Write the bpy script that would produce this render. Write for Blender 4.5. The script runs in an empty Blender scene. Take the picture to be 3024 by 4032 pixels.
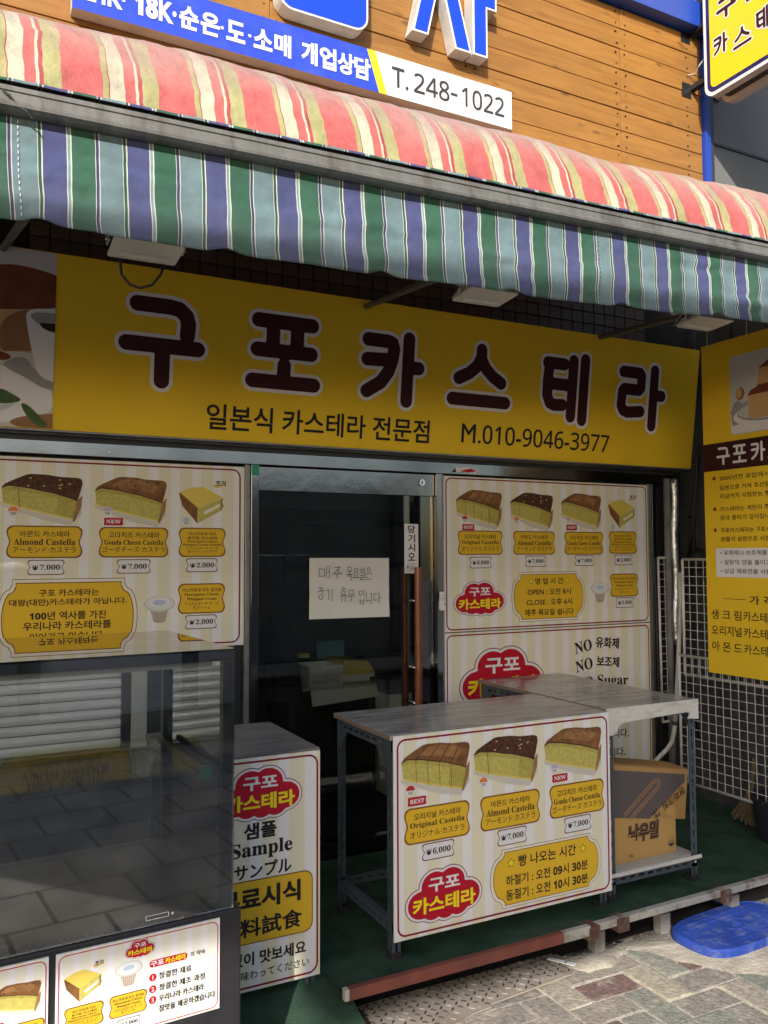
import bpy, bmesh, math, random
import numpy as np
from mathutils import Vector, Matrix, noise
random.seed(7)
SC = bpy.context.scene
COL = SC.collection
R = math.radians

# ------------------------------------------------------------------ camera
cam_d = bpy.data.cameras.new('camera')
cam = bpy.data.objects.new('camera', cam_d); COL.objects.link(cam)
cam_d.sensor_fit = 'VERTICAL'; cam_d.sensor_height = 36.0
cam_d.lens = 3298.92 / 4032 * 36
cam_d.clip_start = 0.02; cam_d.clip_end = 300
yaw, pit, rol = 0.473873905, 0.0529486006, -0.00364582419
fw = Vector((math.sin(yaw)*math.cos(pit), math.cos(yaw)*math.cos(pit), math.sin(pit)))
rt = Vector((math.cos(yaw), -math.sin(yaw), 0)); up = rt.cross(fw)
r2 = math.cos(rol)*rt + math.sin(rol)*up; u2 = -math.sin(rol)*rt + math.cos(rol)*up
cam.matrix_world = Matrix(((r2.x, u2.x, -fw.x, 0), (r2.y, u2.y, -fw.y, 0), (r2.z, u2.z, -fw.z, 1.6), (0, 0, 0, 1)))
SC.camera = cam

# ------------------------------------------------------------------ sky, sun, exposure
SUN_EL, SLOPE = None, 0.60
sdir = Vector((0.70, 1.0, -SLOPE)).normalized()          # the way the light travels
SUN_EL = math.asin(-sdir.z)
w = bpy.data.worlds.new('World'); SC.world = w; w.use_nodes = True
nt = w.node_tree; bg = nt.nodes['Background']
sky = nt.nodes.new('ShaderNodeTexSky'); sky.sky_type = 'NISHITA'; sky.sun_disc = False
sky.sun_elevation = SUN_EL; sky.sun_rotation = math.atan2(-sdir.x, -sdir.y)
sky.air_density = 1.0; sky.dust_density = 2.0; sky.ozone_density = 1.0
nt.links.new(sky.outputs[0], bg.inputs[0]); bg.inputs[1].default_value = 0.13
sl = bpy.data.lights.new('sun', 'SUN'); sl.energy = 3.15; sl.angle = R(0.55); sl.color = (1.0, 0.95, 0.88)
sun = bpy.data.objects.new('sun', sl); COL.objects.link(sun)
sun.rotation_euler = sdir.to_track_quat('-Z', 'Y').to_euler(); sun.location = (-8, -8, 9)
SC.view_settings.view_transform = 'Standard'; SC.view_settings.look = 'None'
SC.view_settings.exposure = 0.72; SC.view_settings.gamma = 1.0
SC.render.engine = 'CYCLES'
SC.cycles.use_denoising = True
SC.cycles.max_bounces = 10; SC.cycles.diffuse_bounces = 5; SC.cycles.glossy_bounces = 5
SC.cycles.transparent_max_bounces = 24; SC.cycles.transmission_bounces = 6
SC.cycles.caustics_reflective = False; SC.cycles.caustics_refractive = False

# ------------------------------------------------------------------ materials
MATS = {}
def _n(t, ty, **kw):
    n = t.nodes.new(ty)
    for k, v in kw.items(): setattr(n, k, v)
    return n
def mat(key, col, rough=0.6, metal=0.0, var=0.08, scale=6.0, bump=0.0, bscale=80.0, spec=0.5, dirt=None, dscale=3.0, damt=0.5, coat=0.0, stretch=None, detail=5.0):
    """plain surface: base colour with a little noise, optional dirt of its own colour, fine bump"""
    m = bpy.data.materials.new(key); m.use_nodes = True; MATS[key] = m
    t = m.node_tree; b = t.nodes['Principled BSDF']
    b.inputs['Roughness'].default_value = rough; b.inputs['Metallic'].default_value = metal
    b.inputs['Specular IOR Level'].default_value = spec; b.inputs['Coat Weight'].default_value = coat
    tc = _n(t, 'ShaderNodeTexCoord'); src = tc.outputs['Object']
    if stretch:
        mp = _n(t, 'ShaderNodeMapping'); mp.inputs['Scale'].default_value = stretch
        t.links.new(src, mp.inputs[0]); src = mp.outputs[0]
    nz = _n(t, 'ShaderNodeTexNoise'); nz.inputs['Scale'].default_value = scale; nz.inputs['Detail'].default_value = detail
    t.links.new(src, nz.inputs['Vector'])
    mr = _n(t, 'ShaderNodeMapRange'); mr.inputs[1].default_value = .3; mr.inputs[2].default_value = .7
    mr.inputs[3].default_value = 1 - var; mr.inputs[4].default_value = 1 + var
    t.links.new(nz.outputs[0], mr.inputs[0])
    mx = _n(t, 'ShaderNodeVectorMath', operation='SCALE'); mx.inputs[0].default_value = col[:3]
    t.links.new(mr.outputs[0], mx.inputs['Scale']); out = mx.outputs[0]
    if dirt:
        n2 = _n(t, 'ShaderNodeTexNoise'); n2.inputs['Scale'].default_value = dscale; n2.inputs['Detail'].default_value = 8
        n2.inputs['Roughness'].default_value = .65
        t.links.new(src, n2.inputs['Vector'])
        rp = _n(t, 'ShaderNodeMapRange'); rp.inputs[1].default_value = .5; rp.inputs[2].default_value = .68; rp.inputs[4].default_value = damt
        t.links.new(n2.outputs[0], rp.inputs[0])
        mm = _n(t, 'ShaderNodeMix', data_type='RGBA'); mm.inputs[7].default_value = (*dirt, 1)
        t.links.new(rp.outputs[0], mm.inputs[0]); t.links.new(out, mm.inputs[6]); out = mm.outputs[2]
    t.links.new(out, b.inputs['Base Color'])
    if bump:
        nb = _n(t, 'ShaderNodeTexNoise'); nb.inputs['Scale'].default_value = bscale; nb.inputs['Detail'].default_value = 4
        t.links.new(src, nb.inputs['Vector'])
        bp = _n(t, 'ShaderNodeBump'); bp.inputs['Strength'].default_value = bump; bp.inputs['Distance'].default_value = .01
        t.links.new(nb.outputs[0], bp.inputs['Height']); t.links.new(bp.outputs[0], b.inputs['Normal'])
    return m
def glass(key, tint=(0.93, 0.96, 0.95), gain=1.0, rough=0.0, smear=0.0):
    m = bpy.data.materials.new(key); m.use_nodes = True; MATS[key] = m
    t = m.node_tree; t.nodes.remove(t.nodes['Principled BSDF']); o = t.nodes['Material Output']
    tr = _n(t, 'ShaderNodeBsdfTransparent'); tr.inputs[0].default_value = (*tint, 1)
    gl = _n(t, 'ShaderNodeBsdfGlossy'); gl.inputs['Roughness'].default_value = rough
    fr = _n(t, 'ShaderNodeFresnel'); fr.inputs[0].default_value = 1.52
    mu = _n(t, 'ShaderNodeMath', operation='MULTIPLY'); mu.inputs[1].default_value = gain
    mx = _n(t, 'ShaderNodeMixShader')
    t.links.new(fr.outputs[0], mu.inputs[0]); t.links.new(mu.outputs[0], mx.inputs[0])
    t.links.new(tr.outputs[0], mx.inputs[1]); t.links.new(gl.outputs[0], mx.inputs[2])
    out = mx.outputs[0]
    if smear:
        df = _n(t, 'ShaderNodeBsdfDiffuse'); df.inputs[0].default_value = (.6, .6, .58, 1)
        tc = _n(t, 'ShaderNodeTexCoord'); nz = _n(t, 'ShaderNodeTexNoise'); nz.inputs['Scale'].default_value = 5; nz.inputs['Detail'].default_value = 7
        t.links.new(tc.outputs['Object'], nz.inputs['Vector'])
        rp = _n(t, 'ShaderNodeMapRange'); rp.inputs[1].default_value = .45; rp.inputs[2].default_value = .75; rp.inputs[4].default_value = smear
        t.links.new(nz.outputs[0], rp.inputs[0])
        m2 = _n(t, 'ShaderNodeMixShader'); t.links.new(rp.outputs[0], m2.inputs[0]); t.links.new(out, m2.inputs[1]); t.links.new(df.outputs[0], m2.inputs[2]); out = m2.outputs[0]
    t.links.new(out, o.inputs[0]); return m
def striped(key, bands, period, rough=.8, src='UV', fade=None, wrinkle=0.25, var=.12, spec=.3):
    """bands: list of (start fraction, colour); repeats along u (metres)"""
    m = bpy.data.materials.new(key); m.use_nodes = True; MATS[key] = m
    t = m.node_tree; b = t.nodes['Principled BSDF']; b.inputs['Roughness'].default_value = rough
    b.inputs['Specular IOR Level'].default_value = spec
    tc = _n(t, 'ShaderNodeTexCoord'); sp = _n(t, 'ShaderNodeSeparateXYZ')
    t.links.new(tc.outputs['UV' if src == 'UV' else 'Object'], sp.inputs[0])
    dv = _n(t, 'ShaderNodeMath', operation='DIVIDE'); dv.inputs[1].default_value = period
    fr = _n(t, 'ShaderNodeMath', operation='FRACT')
    t.links.new(sp.outputs[0], dv.inputs[0]); t.links.new(dv.outputs[0], fr.inputs[0])
    cr = _n(t, 'ShaderNodeValToRGB'); cr.color_ramp.interpolation = 'CONSTANT'
    e = cr.color_ramp.elements
    while len(e) > 1: e.remove(e[-1])
    e[0].position = bands[0][0]; e[0].color = (*bands[0][1], 1)
    for p, c in bands[1:]:
        q = e.new(p); q.color = (*c, 1)
    t.links.new(fr.outputs[0], cr.inputs[0]); out = cr.outputs[0]
    nz = _n(t, 'ShaderNodeTexNoise'); nz.inputs['Scale'].default_value = 9; nz.inputs['Detail'].default_value = 8
    nz.inputs['Roughness'].default_value = .6
    t.links.new(tc.outputs['Object'], nz.inputs['Vector'])
    mr = _n(t, 'ShaderNodeMapRange'); mr.inputs[1].default_value = .3; mr.inputs[2].default_value = .7
    mr.inputs[3].default_value = 1 - var; mr.inputs[4].default_value = 1 + var
    t.links.new(nz.outputs[0], mr.inputs[0])
    sc_ = _n(t, 'ShaderNodeVectorMath', operation='SCALE'); t.links.new(out, sc_.inputs[0]); t.links.new(mr.outputs[0], sc_.inputs['Scale']); out = sc_.outputs[0]
    if fade:   # sun-bleached, dusty cloth: colour of its own along v
        col, lo, hi, amt = fade
        n3 = _n(t, 'ShaderNodeTexNoise'); n3.inputs['Scale'].default_value = 3.5; n3.inputs['Detail'].default_value = 6
        t.links.new(tc.outputs['Object'], n3.inputs['Vector'])
        ad = _n(t, 'ShaderNodeMath', operation='MULTIPLY_ADD'); ad.inputs[1].default_value = .5; 
        t.links.new(n3.outputs[0], ad.inputs[0]); t.links.new(sp.outputs[1], ad.inputs[2])
        r3 = _n(t, 'ShaderNodeMapRange'); r3.inputs[1].default_value = lo; r3.inputs[2].default_value = hi; r3.inputs[4].default_value = amt
        t.links.new(ad.outputs[0], r3.inputs[0])
        mm = _n(t, 'ShaderNodeMix', data_type='RGBA'); mm.inputs[7].default_value = (*col, 1)
        t.links.new(r3.outputs[0], mm.inputs[0]); t.links.new(out, mm.inputs[6]); out = mm.outputs[2]
    t.links.new(out, b.inputs['Base Color'])
    if wrinkle:
        nb = _n(t, 'ShaderNodeTexNoise'); nb.inputs['Scale'].default_value = 14; nb.inputs['Detail'].default_value = 6
        t.links.new(tc.outputs['Object'], nb.inputs['Vector'])
        bp = _n(t, 'ShaderNodeBump'); bp.inputs['Strength'].default_value = wrinkle; bp.inputs['Distance'].default_value = .02
        t.links.new(nb.outputs[0], bp.inputs['Height']); t.links.new(bp.outputs[0], b.inputs['Normal'])
    return m
def marble(key, base, vein, rough):
    m = mat(key, base, rough, var=.06, scale=3)
    t = m.node_tree; b = t.nodes['Principled BSDF']
    tc = _n(t, 'ShaderNodeTexCoord'); mp = _n(t, 'ShaderNodeMapping'); mp.inputs['Scale'].default_value = (2.2, 9, 4); mp.inputs['Rotation'].default_value = (0, 0, .25)
    t.links.new(tc.outputs['Object'], mp.inputs[0])
    nz = _n(t, 'ShaderNodeTexNoise'); nz.inputs['Scale'].default_value = 1.7; nz.inputs['Detail'].default_value = 9; nz.inputs['Roughness'].default_value = .62; nz.inputs['Distortion'].default_value = 1.1
    t.links.new(mp.outputs[0], nz.inputs['Vector'])
    cr = _n(t, 'ShaderNodeValToRGB'); e = cr.color_ramp.elements
    e[0].position = .36; e[0].color = (*vein, 1); e[1].position = .56; e[1].color = (*base, 1)
    t.links.new(nz.outputs[0], cr.inputs[0]); t.links.new(cr.outputs[0], b.inputs['Base Color'])
def wood(key, a, bb_, rough=.55):
    m = mat(key, a, rough)
    t = m.node_tree; b = t.nodes['Principled BSDF']
    oi = _n(t, 'ShaderNodeObjectInfo'); tc = _n(t, 'ShaderNodeTexCoord')
    ad = _n(t, 'ShaderNodeVectorMath', operation='ADD'); cb = _n(t, 'ShaderNodeCombineXYZ')
    mu = _n(t, 'ShaderNodeMath', operation='MULTIPLY'); mu.inputs[1].default_value = 37
    t.links.new(oi.outputs['Random'], mu.inputs[0]); t.links.new(mu.outputs[0], cb.inputs[0]); t.links.new(mu.outputs[0], cb.inputs[2])
    t.links.new(tc.outputs['Object'], ad.inputs[0]); t.links.new(cb.outputs[0], ad.inputs[1])
    mp = _n(t, 'ShaderNodeMapping'); mp.inputs['Scale'].default_value = (1.3, 6, 16)
    t.links.new(ad.outputs[0], mp.inputs[0])
    nz = _n(t, 'ShaderNodeTexNoise'); nz.inputs['Scale'].default_value = 2.2; nz.inputs['Detail'].default_value = 9; nz.inputs['Roughness'].default_value = .6; nz.inputs['Distortion'].default_value = .8
    t.links.new(mp.outputs[0], nz.inputs['Vector'])
    cr = _n(t, 'ShaderNodeValToRGB'); e = cr.color_ramp.elements
    e[0].position = .3; e[0].color = (*bb_, 1); e[1].position = .62; e[1].color = (*a, 1)
    t.links.new(nz.outputs[0], cr.inputs[0])
    # knots
    mk = _n(t, 'ShaderNodeMapping'); mk.inputs['Scale'].default_value = (2.4, 1, 6)
    t.links.new(ad.outputs[0], mk.inputs[0])
    vo = _n(t, 'ShaderNodeTexVoronoi'); vo.inputs['Scale'].default_value = 1.5; t.links.new(mk.outputs[0], vo.inputs['Vector'])
    rk = _n(t, 'ShaderNodeMapRange'); rk.inputs[1].default_value = .05; rk.inputs[2].default_value = .16; rk.inputs[3].default_value = .75; rk.inputs[4].default_value = 0
    t.links.new(vo.outputs[0], rk.inputs[0])
    mm = _n(t, 'ShaderNodeMix', data_type='RGBA'); mm.inputs[7].default_value = (bb_[0]*.35, bb_[1]*.3, bb_[2]*.4, 1)
    t.links.new(rk.outputs[0], mm.inputs[0]); t.links.new(cr.outputs[0], mm.inputs[6])
    # fine saw ridges
    wv = _n(t, 'ShaderNodeTexWave', wave_type='BANDS', bands_direction='Z'); wv.inputs['Scale'].default_value = 55; wv.inputs['Distortion'].default_value = .6
    t.links.new(tc.outputs['Object'], wv.inputs['Vector'])
    bp = _n(t, 'ShaderNodeBump'); bp.inputs['Strength'].default_value = .28; bp.inputs['Distance'].default_value = .003
    t.links.new(wv.outputs[0], bp.inputs['Height']); t.links.new(bp.outputs[0], b.inputs['Normal'])
    vv = _n(t, 'ShaderNodeMapRange'); vv.inputs[3].default_value = .94; vv.inputs[4].default_value = 1.08
    t.links.new(oi.outputs['Random'], vv.inputs[0])
    sc_ = _n(t, 'ShaderNodeVectorMath', operation='SCALE'); t.links.new(mm.outputs[2], sc_.inputs[0]); t.links.new(vv.outputs[0], sc_.inputs['Scale'])
    t.links.new(sc_.outputs[0], b.inputs['Base Color'])
def tinted(key, cols, rough=.85, dirt=(.42, .38, .3), bump=.5):
    """each object takes its own tint from cols"""
    m = mat(key, cols[0], rough, bump=bump, bscale=70)
    t = m.node_tree; b = t.nodes['Principled BSDF']
    oi = _n(t, 'ShaderNodeObjectInfo'); cr = _n(t, 'ShaderNodeValToRGB'); cr.color_ramp.interpolation = 'CONSTANT'
    e = cr.color_ramp.elements
    while len(e) > 1: e.remove(e[-1])
    e[0].position = 0; e[0].color = (*cols[0], 1)
    for i, c in enumerate(cols[1:], 1):
        q = e.new(i/len(cols)); q.color = (*c, 1)
    t.links.new(oi.outputs['Random'], cr.inputs[0])
    geo = _n(t, 'ShaderNodeNewGeometry'); nz = _n(t, 'ShaderNodeTexNoise'); nz.inputs['Scale'].default_value = 9; nz.inputs['Detail'].default_value = 10; nz.inputs['Roughness'].default_value = .7
    t.links.new(geo.outputs['Position'], nz.inputs['Vector'])
    rp = _n(t, 'ShaderNodeMapRange'); rp.inputs[1].default_value = .50; rp.inputs[2].default_value = .66; rp.inputs[4].default_value = .6
    t.links.new(nz.outputs[0], rp.inputs[0])
    mm = _n(t, 'ShaderNodeMix', data_type='RGBA'); mm.inputs[7].default_value = (*dirt, 1)
    t.links.new(rp.outputs[0], mm.inputs[0]); t.links.new(cr.outputs[0], mm.inputs[6])
    n2 = _n(t, 'ShaderNodeTexNoise'); n2.inputs['Scale'].default_value = 45; n2.inputs['Detail'].default_value = 4
    t.links.new(geo.outputs['Position'], n2.inputs['Vector'])
    mr = _n(t, 'ShaderNodeMapRange'); mr.inputs[1].default_value = .3; mr.inputs[2].default_value = .7; mr.inputs[3].default_value = .82; mr.inputs[4].default_value = 1.42
    t.links.new(n2.outputs[0], mr.inputs[0])
    sc_ = _n(t, 'ShaderNodeVectorMath', operation='SCALE'); t.links.new(mm.outputs[2], sc_.inputs[0]); t.links.new(mr.outputs[0], sc_.inputs['Scale'])
    t.links.new(sc_.outputs[0], b.inputs['Base Color'])

wood('plank', (.36, .17, .037), (.25, .110, .024))
mat('blue_paint', (.015, .06, .38), .45, var=.08)
mat('blue_sign', (.03, .07, .55), .35, var=.05, dirt=(.25, .3, .6), dscale=5, damt=.12)
mat('blue_face', (.01, .06, .62), .3, var=.04)
mat('white_paint', (.78, .78, .77), .4, var=.04, dirt=(.5, .47, .42), dscale=9, damt=.25)
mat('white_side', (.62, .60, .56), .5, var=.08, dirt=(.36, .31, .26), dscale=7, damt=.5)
mat('white_print', (.76, .75, .78), .6, spec=.22, var=.02)
mat('ink', (.018, .015, .016), .6, spec=.22, var=.02)
mat('ink_grey', (.05, .05, .055), .6, spec=.22, var=.02)
mat('pen', (.10, .10, .13), .6, var=.1)
mat('yellow_stripe', (.85, .72, .02), .4, var=.03)
mat('sign_yellow', (.82, .545, .026), .6, spec=.22, var=.04, scale=2, dirt=(.58, .37, .03), dscale=1.6, damt=.2)
mat('sign_brown', (.045, .009, .013), .6, spec=.22, var=.05)
mat('proj_yellow', (.86, .60, .02), .35, var=.03)
mat('navy', (.012, .014, .10), .4)
mat('beige_plain', (.74, .70, .52), .6, spec=.22, var=.02)
mat('plaque', (.74, .47, .03), .6, spec=.22, var=.04, scale=2)
mat('plaque_line', (.20, .075, .02), .6, spec=.22)
mat('maroon', (.24, .012, .035), .6, spec=.22)
mat('logo_red', (.46, .008, .028), .6, spec=.22, var=.03)
mat('logo_yellow', (.86, .74, .02), .6, spec=.22, var=.03)
mat('logo_line', (.20, .02, .05), .6, spec=.22)
mat('sponge', (.52, .45, .11), .7, var=.16, scale=70)
mat('sponge_dark', (.43, .36, .075), .7, var=.16, scale=70)
mat('crust', (.215, .098, .036), .6, spec=.2, var=.38, scale=26, detail=10)
mat('crust_dark', (.085, .036, .020), .6, spec=.2, var=.55, scale=75, detail=10)
mat('crust_light', (.30, .15, .062), .6, spec=.2, var=.35, scale=30, detail=10)
mat('crust_line', (.045, .014, .008), .6)
mat('almond', (.7, .5, .2), .6)
mat('cake_paper', (.60, .57, .50), .6, var=.06)
mat('cake_side', (.30, .17, .05), .6, var=.2, scale=20)
mat('slice_top', (.72, .56, .10), .6, var=.05)
mat('cream', (.80, .77, .66), .6, spec=.22)
mat('cup_lid', (.70, .70, .66), .5, var=.03)
mat('cup_body', (.42, .32, .26), .5, var=.12, scale=40)
mat('badge_red', (.45, .02, .03), .45); mat('badge_orange', (.70, .22, .04), .45); mat('badge_lilac', (.5, .42, .55), .45); mat('badge_blue', (.45, .55, .68), .45)
mat('paper', (.70, .69, .66), .75, var=.03, bump=.15, bscale=25)
mat('steel', (.19, .19, .192), .14, metal=1.0, var=.12, scale=4, bump=.09, bscale=9, detail=2)
mat('aluminium', (.30, .30, .29), .4, metal=.7, var=.1, scale=12, dirt=(.16, .15, .13), dscale=10, damt=.6)
mat('awning_bar', (.19, .188, .175), .55, metal=.2, var=.15, scale=12, dirt=(.09, .08, .065), dscale=5, damt=.8, stretch=(3, 1, .4))
mat('dark_metal', (.035, .037, .042), .5, var=.15)
mat('dark_frame', (.022, .023, .027), .42, var=.12)
mat('black_plastic', (.018, .018, .020), .4, var=.1)
mat('black_base', (.018, .018, .021), .4, var=.1, dirt=(.09, .09, .09), dscale=5, damt=.25)
mat('tray_grey', (.10, .10, .098), .4, var=.1)
mat('tile_brown', (.10, .075, .06), .45, var=.25, scale=10)
mat('grout', (.025, .022, .02), .9)
mat('wall_dark', (.055, .058, .065), .7, var=.2, scale=3, dirt=(.12, .115, .11), dscale=4, damt=.4)
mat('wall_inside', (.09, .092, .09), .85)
mat('gap_shade', (.016, .015, .014), .9, var=.3, scale=20)  # near-black: shade below the platform put into the colour
mat('slat_bright', (.86, .87, .87), .35, metal=.25, var=.06, scale=5)
mat('wall_cream', (.42, .43, .39), .8)
mat('wall_grey', (.16, .16, .152), .75, var=.06, scale=1.5, bump=.1, bscale=200)
mat('concrete', (.22, .21, .195), .9, var=.25, scale=6, bump=.4, dirt=(.08, .075, .07), dscale=5, damt=.6)
mat('cement', (.40, .36, .29), .95, var=.22, scale=10, bump=.7, bscale=60, dirt=(.30, .26, .21), dscale=7, damt=.6)
mat('mortar', (.58, .53, .44), .95, var=.25, scale=30, bump=.6, bscale=120)
mat('slot_steel', (.052, .072, .095), .45, var=.12, dirt=(.14, .14, .14), dscale=18, damt=.3)
mat('rubber', (.015, .015, .016), .8)
mat('melamine', (.50, .49, .46), .4, var=.05, dirt=(.3, .28, .25), dscale=6, damt=.3)
mat('edge_white', (.66, .65, .61), .5, var=.08, dirt=(.34, .31, .27), dscale=14, damt=.6, stretch=(1, 1, 3))
mat('edge_brown', (.20, .15, .12), .6)
mat('green_mat', (.036, .076, .050), .95, spec=.1, var=.35, scale=7, bump=.5, bscale=160, dirt=(.085, .12, .085), dscale=5, damt=.5)
mat('red_beam', (.21, .062, .045), .7, var=.2, scale=8, dirt=(.12, .05, .04), dscale=9, damt=.4)
mat('beam_white', (.48, .46, .41), .65, var=.15, dirt=(.15, .10, .07), dscale=13, damt=.9)
mat('rust', (.12, .06, .04), .85, var=.3, scale=20, dirt=(.35, .32, .28), dscale=14, damt=.5)
mat('plate_steel', (.34, .295, .24), .75, metal=.0, var=.2, scale=9, bump=.2, bscale=120, dirt=(.22, .15, .10), dscale=6, damt=.6)
mat('plate_worn', (.045, .038, .032), .6, metal=.1, var=.2)
mat('lid_blue', (.022, .058, .31), .6, spec=.3, var=.2, scale=9, dirt=(.16, .19, .30), dscale=22, damt=.55, bump=.3, bscale=45)
mat('card', (.42, .24, .085), .75, var=.08, scale=5, bump=.1, bscale=30)
mat('card_light', (.50, .31, .10), .7, var=.06, scale=4)
mat('card_grey', (.10, .085, .085), .7, var=.06)
mat('card_orange', (.36, .18, .075), .7)
mat('grid_white', (.60, .60, .57), .45, var=.08, dirt=(.3, .27, .23), dscale=16, damt=.5)
mat('pipe_white', (.55, .54, .5), .5, dirt=(.25, .22, .18), dscale=9, damt=.6)
mat('foil', (.62, .62, .62), .3, metal=.95, var=.15, scale=9, bump=.9, bscale=22, dirt=(.2, .18, .16), dscale=6, damt=.4)
mat('handle_wood', (.20, .05, .016), .35, var=.2, scale=8, coat=.3, stretch=(4, 4, .6))
mat('chrome', (.7, .7, .7), .1, metal=1.0)
mat('straw', (.17, .13, .075), .9, var=.3, scale=40, stretch=(8, 8, 1))
mat('navy_cloth', (.012, .013, .026), .9, var=.2, bump=.4, bscale=30)
mat('basket_white', (.80, .80, .74), .5); mat('tray_yellow', (.72, .55, .05), .5); mat('book_blue', (.2, .42, .52), .6)
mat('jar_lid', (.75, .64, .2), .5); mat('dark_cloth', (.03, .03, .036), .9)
mat('lens', (.62, .60, .56), .25, var=.02, spec=.6)
mat('lamp_grey', (.55, .54, .52), .4, var=.05)
mat('arm_grey', (.07, .07, .07), .5, var=.1)
mat('cable', (.012, .012, .013), .6)
mat('green_plastic', (.02, .28, .16), .4)
mat('shutter', (.42, .42, .40), .45, metal=.2, var=.12, scale=4, dirt=(.18, .17, .15), dscale=5, damt=.4)
mat('shutter_white', (.80, .81, .80), .45, var=.05)
mat('slat_dark', (.30, .295, .29), .4, metal=.8, var=.15)
mat('foliage_green', (.05, .10, .02), .6, var=.3, scale=40)
mat('photo_grey', (.55, .55, .57), .6, spec=.22, var=.02); mat('photo_shadow', (.32, .31, .33), .6, spec=.22); mat('photo_tan', (.58, .36, .17), .6, spec=.22, var=.08, scale=8)
mat('photo_tan_dark', (.30, .15, .07), .6, spec=.22, var=.15, scale=10); mat('photo_crust', (.17, .05, .025), .6, spec=.22, var=.25, scale=10); mat('coffee', (.02, .008, .005), .3)
glass('glass_case', (.96, .975, .97), 3.2, smear=.06)
glass('glass_door', (.86, .89, .88), 1.3, smear=.008)
glass('glass_shelf', (.88, .93, .91), .22)
marble('marble', (.36, .355, .335), (.20, .19, .18), .17)
marble('marble_dark', (.27, .265, .255), (.15, .145, .14), .3)
tinted('paver', [(.33, .29, .235), (.26, .235, .20), (.245, .245, .20), (.31, .275, .225), (.185, .12, .105), (.25, .225, .19), (.36, .32, .25), (.21, .22, .18), (.285, .255, .21), (.27, .24, .20), (.24, .215, .185), (.38, .34, .26)], dirt=(.46, .41, .33))
W_ = (.60, .60, .52)
LB, NV, GR = (.145, .22, .24), (.068, .078, .185), (.038, .112, .074)
LB2, NV2, GR2 = (.20, .28, .31), (.05, .05, .13), (.03, .09, .06)
striped('valance', [(0, LB), (.275, W_), (.285, GR2), (.318, W_), (.333, NV), (.608, W_), (.620, LB2), (.650, W_), (.667, GR), (.942, W_), (.952, NV2), (.985, W_)], .2165, var=.2, wrinkle=.4, fade=((.15, .16, .155), .34, .62, .28))
RD, RD2, CR_, YG = (.52, .125, .115), (.38, .07, .075), (.54, .50, .37), (.39, .365, .165)
striped('cover_red', [(0, YG), (.055, RD2), (.068, CR_), (.225, RD), (.338, CR_), (.37, RD2), (.412, YG), (.587, RD)], .252, rough=.55, fade=((.42, .30, .26), .50, .78, .85), var=.2, wrinkle=.8, spec=.35)
striped('board_stripe', [(0, (.80, .79, .80)), (.42, (.76, .725, .57))], .0975, rough=.6, src='OBJ', wrinkle=0, var=.02, spec=.22)
striped('board_stripe_small', [(0, (.80, .79, .82)), (.4, (.78, .76, .66))], .040, rough=.6, src='OBJ', wrinkle=0, var=.02, spec=.22)
# paving too far off to pick apart
def ground_mat():
    m = mat('ground', (.3, .27, .22), .9, bump=.3)
    t = m.node_tree; b = t.nodes['Principled BSDF']; tc = _n(t, 'ShaderNodeTexCoord')
    br = _n(t, 'ShaderNodeTexBrick'); br.inputs['Scale'].default_value = 1; br.inputs['Brick Width'].default_value = .42; br.inputs['Row Height'].default_value = .42
    br.inputs['Mortar Size'].default_value = .012; br.inputs['Color1'].default_value = (.30, .27, .23, 1); br.inputs['Color2'].default_value = (.22, .21, .19, 1); br.inputs['Mortar'].default_value = (.08, .075, .07, 1)
    t.links.new(tc.outputs['Object'], br.inputs['Vector'])
    nz = _n(t, 'ShaderNodeTexNoise'); nz.inputs['Scale'].default_value = 2.5; nz.inputs['Detail'].default_value = 9
    t.links.new(tc.outputs['Object'], nz.inputs['Vector'])
    mr = _n(t, 'ShaderNodeMapRange'); mr.inputs[1].default_value = .3; mr.inputs[2].default_value = .7; mr.inputs[3].default_value = .6; mr.inputs[4].default_value = 1.3
    t.links.new(nz.outputs[0], mr.inputs[0])
    sc_ = _n(t, 'ShaderNodeVectorMath', operation='SCALE'); t.links.new(br.outputs[0], sc_.inputs[0]); t.links.new(mr.outputs[0], sc_.inputs['Scale'])
    t.links.new(sc_.outputs[0], b.inputs['Base Color'])
ground_mat()

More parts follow.
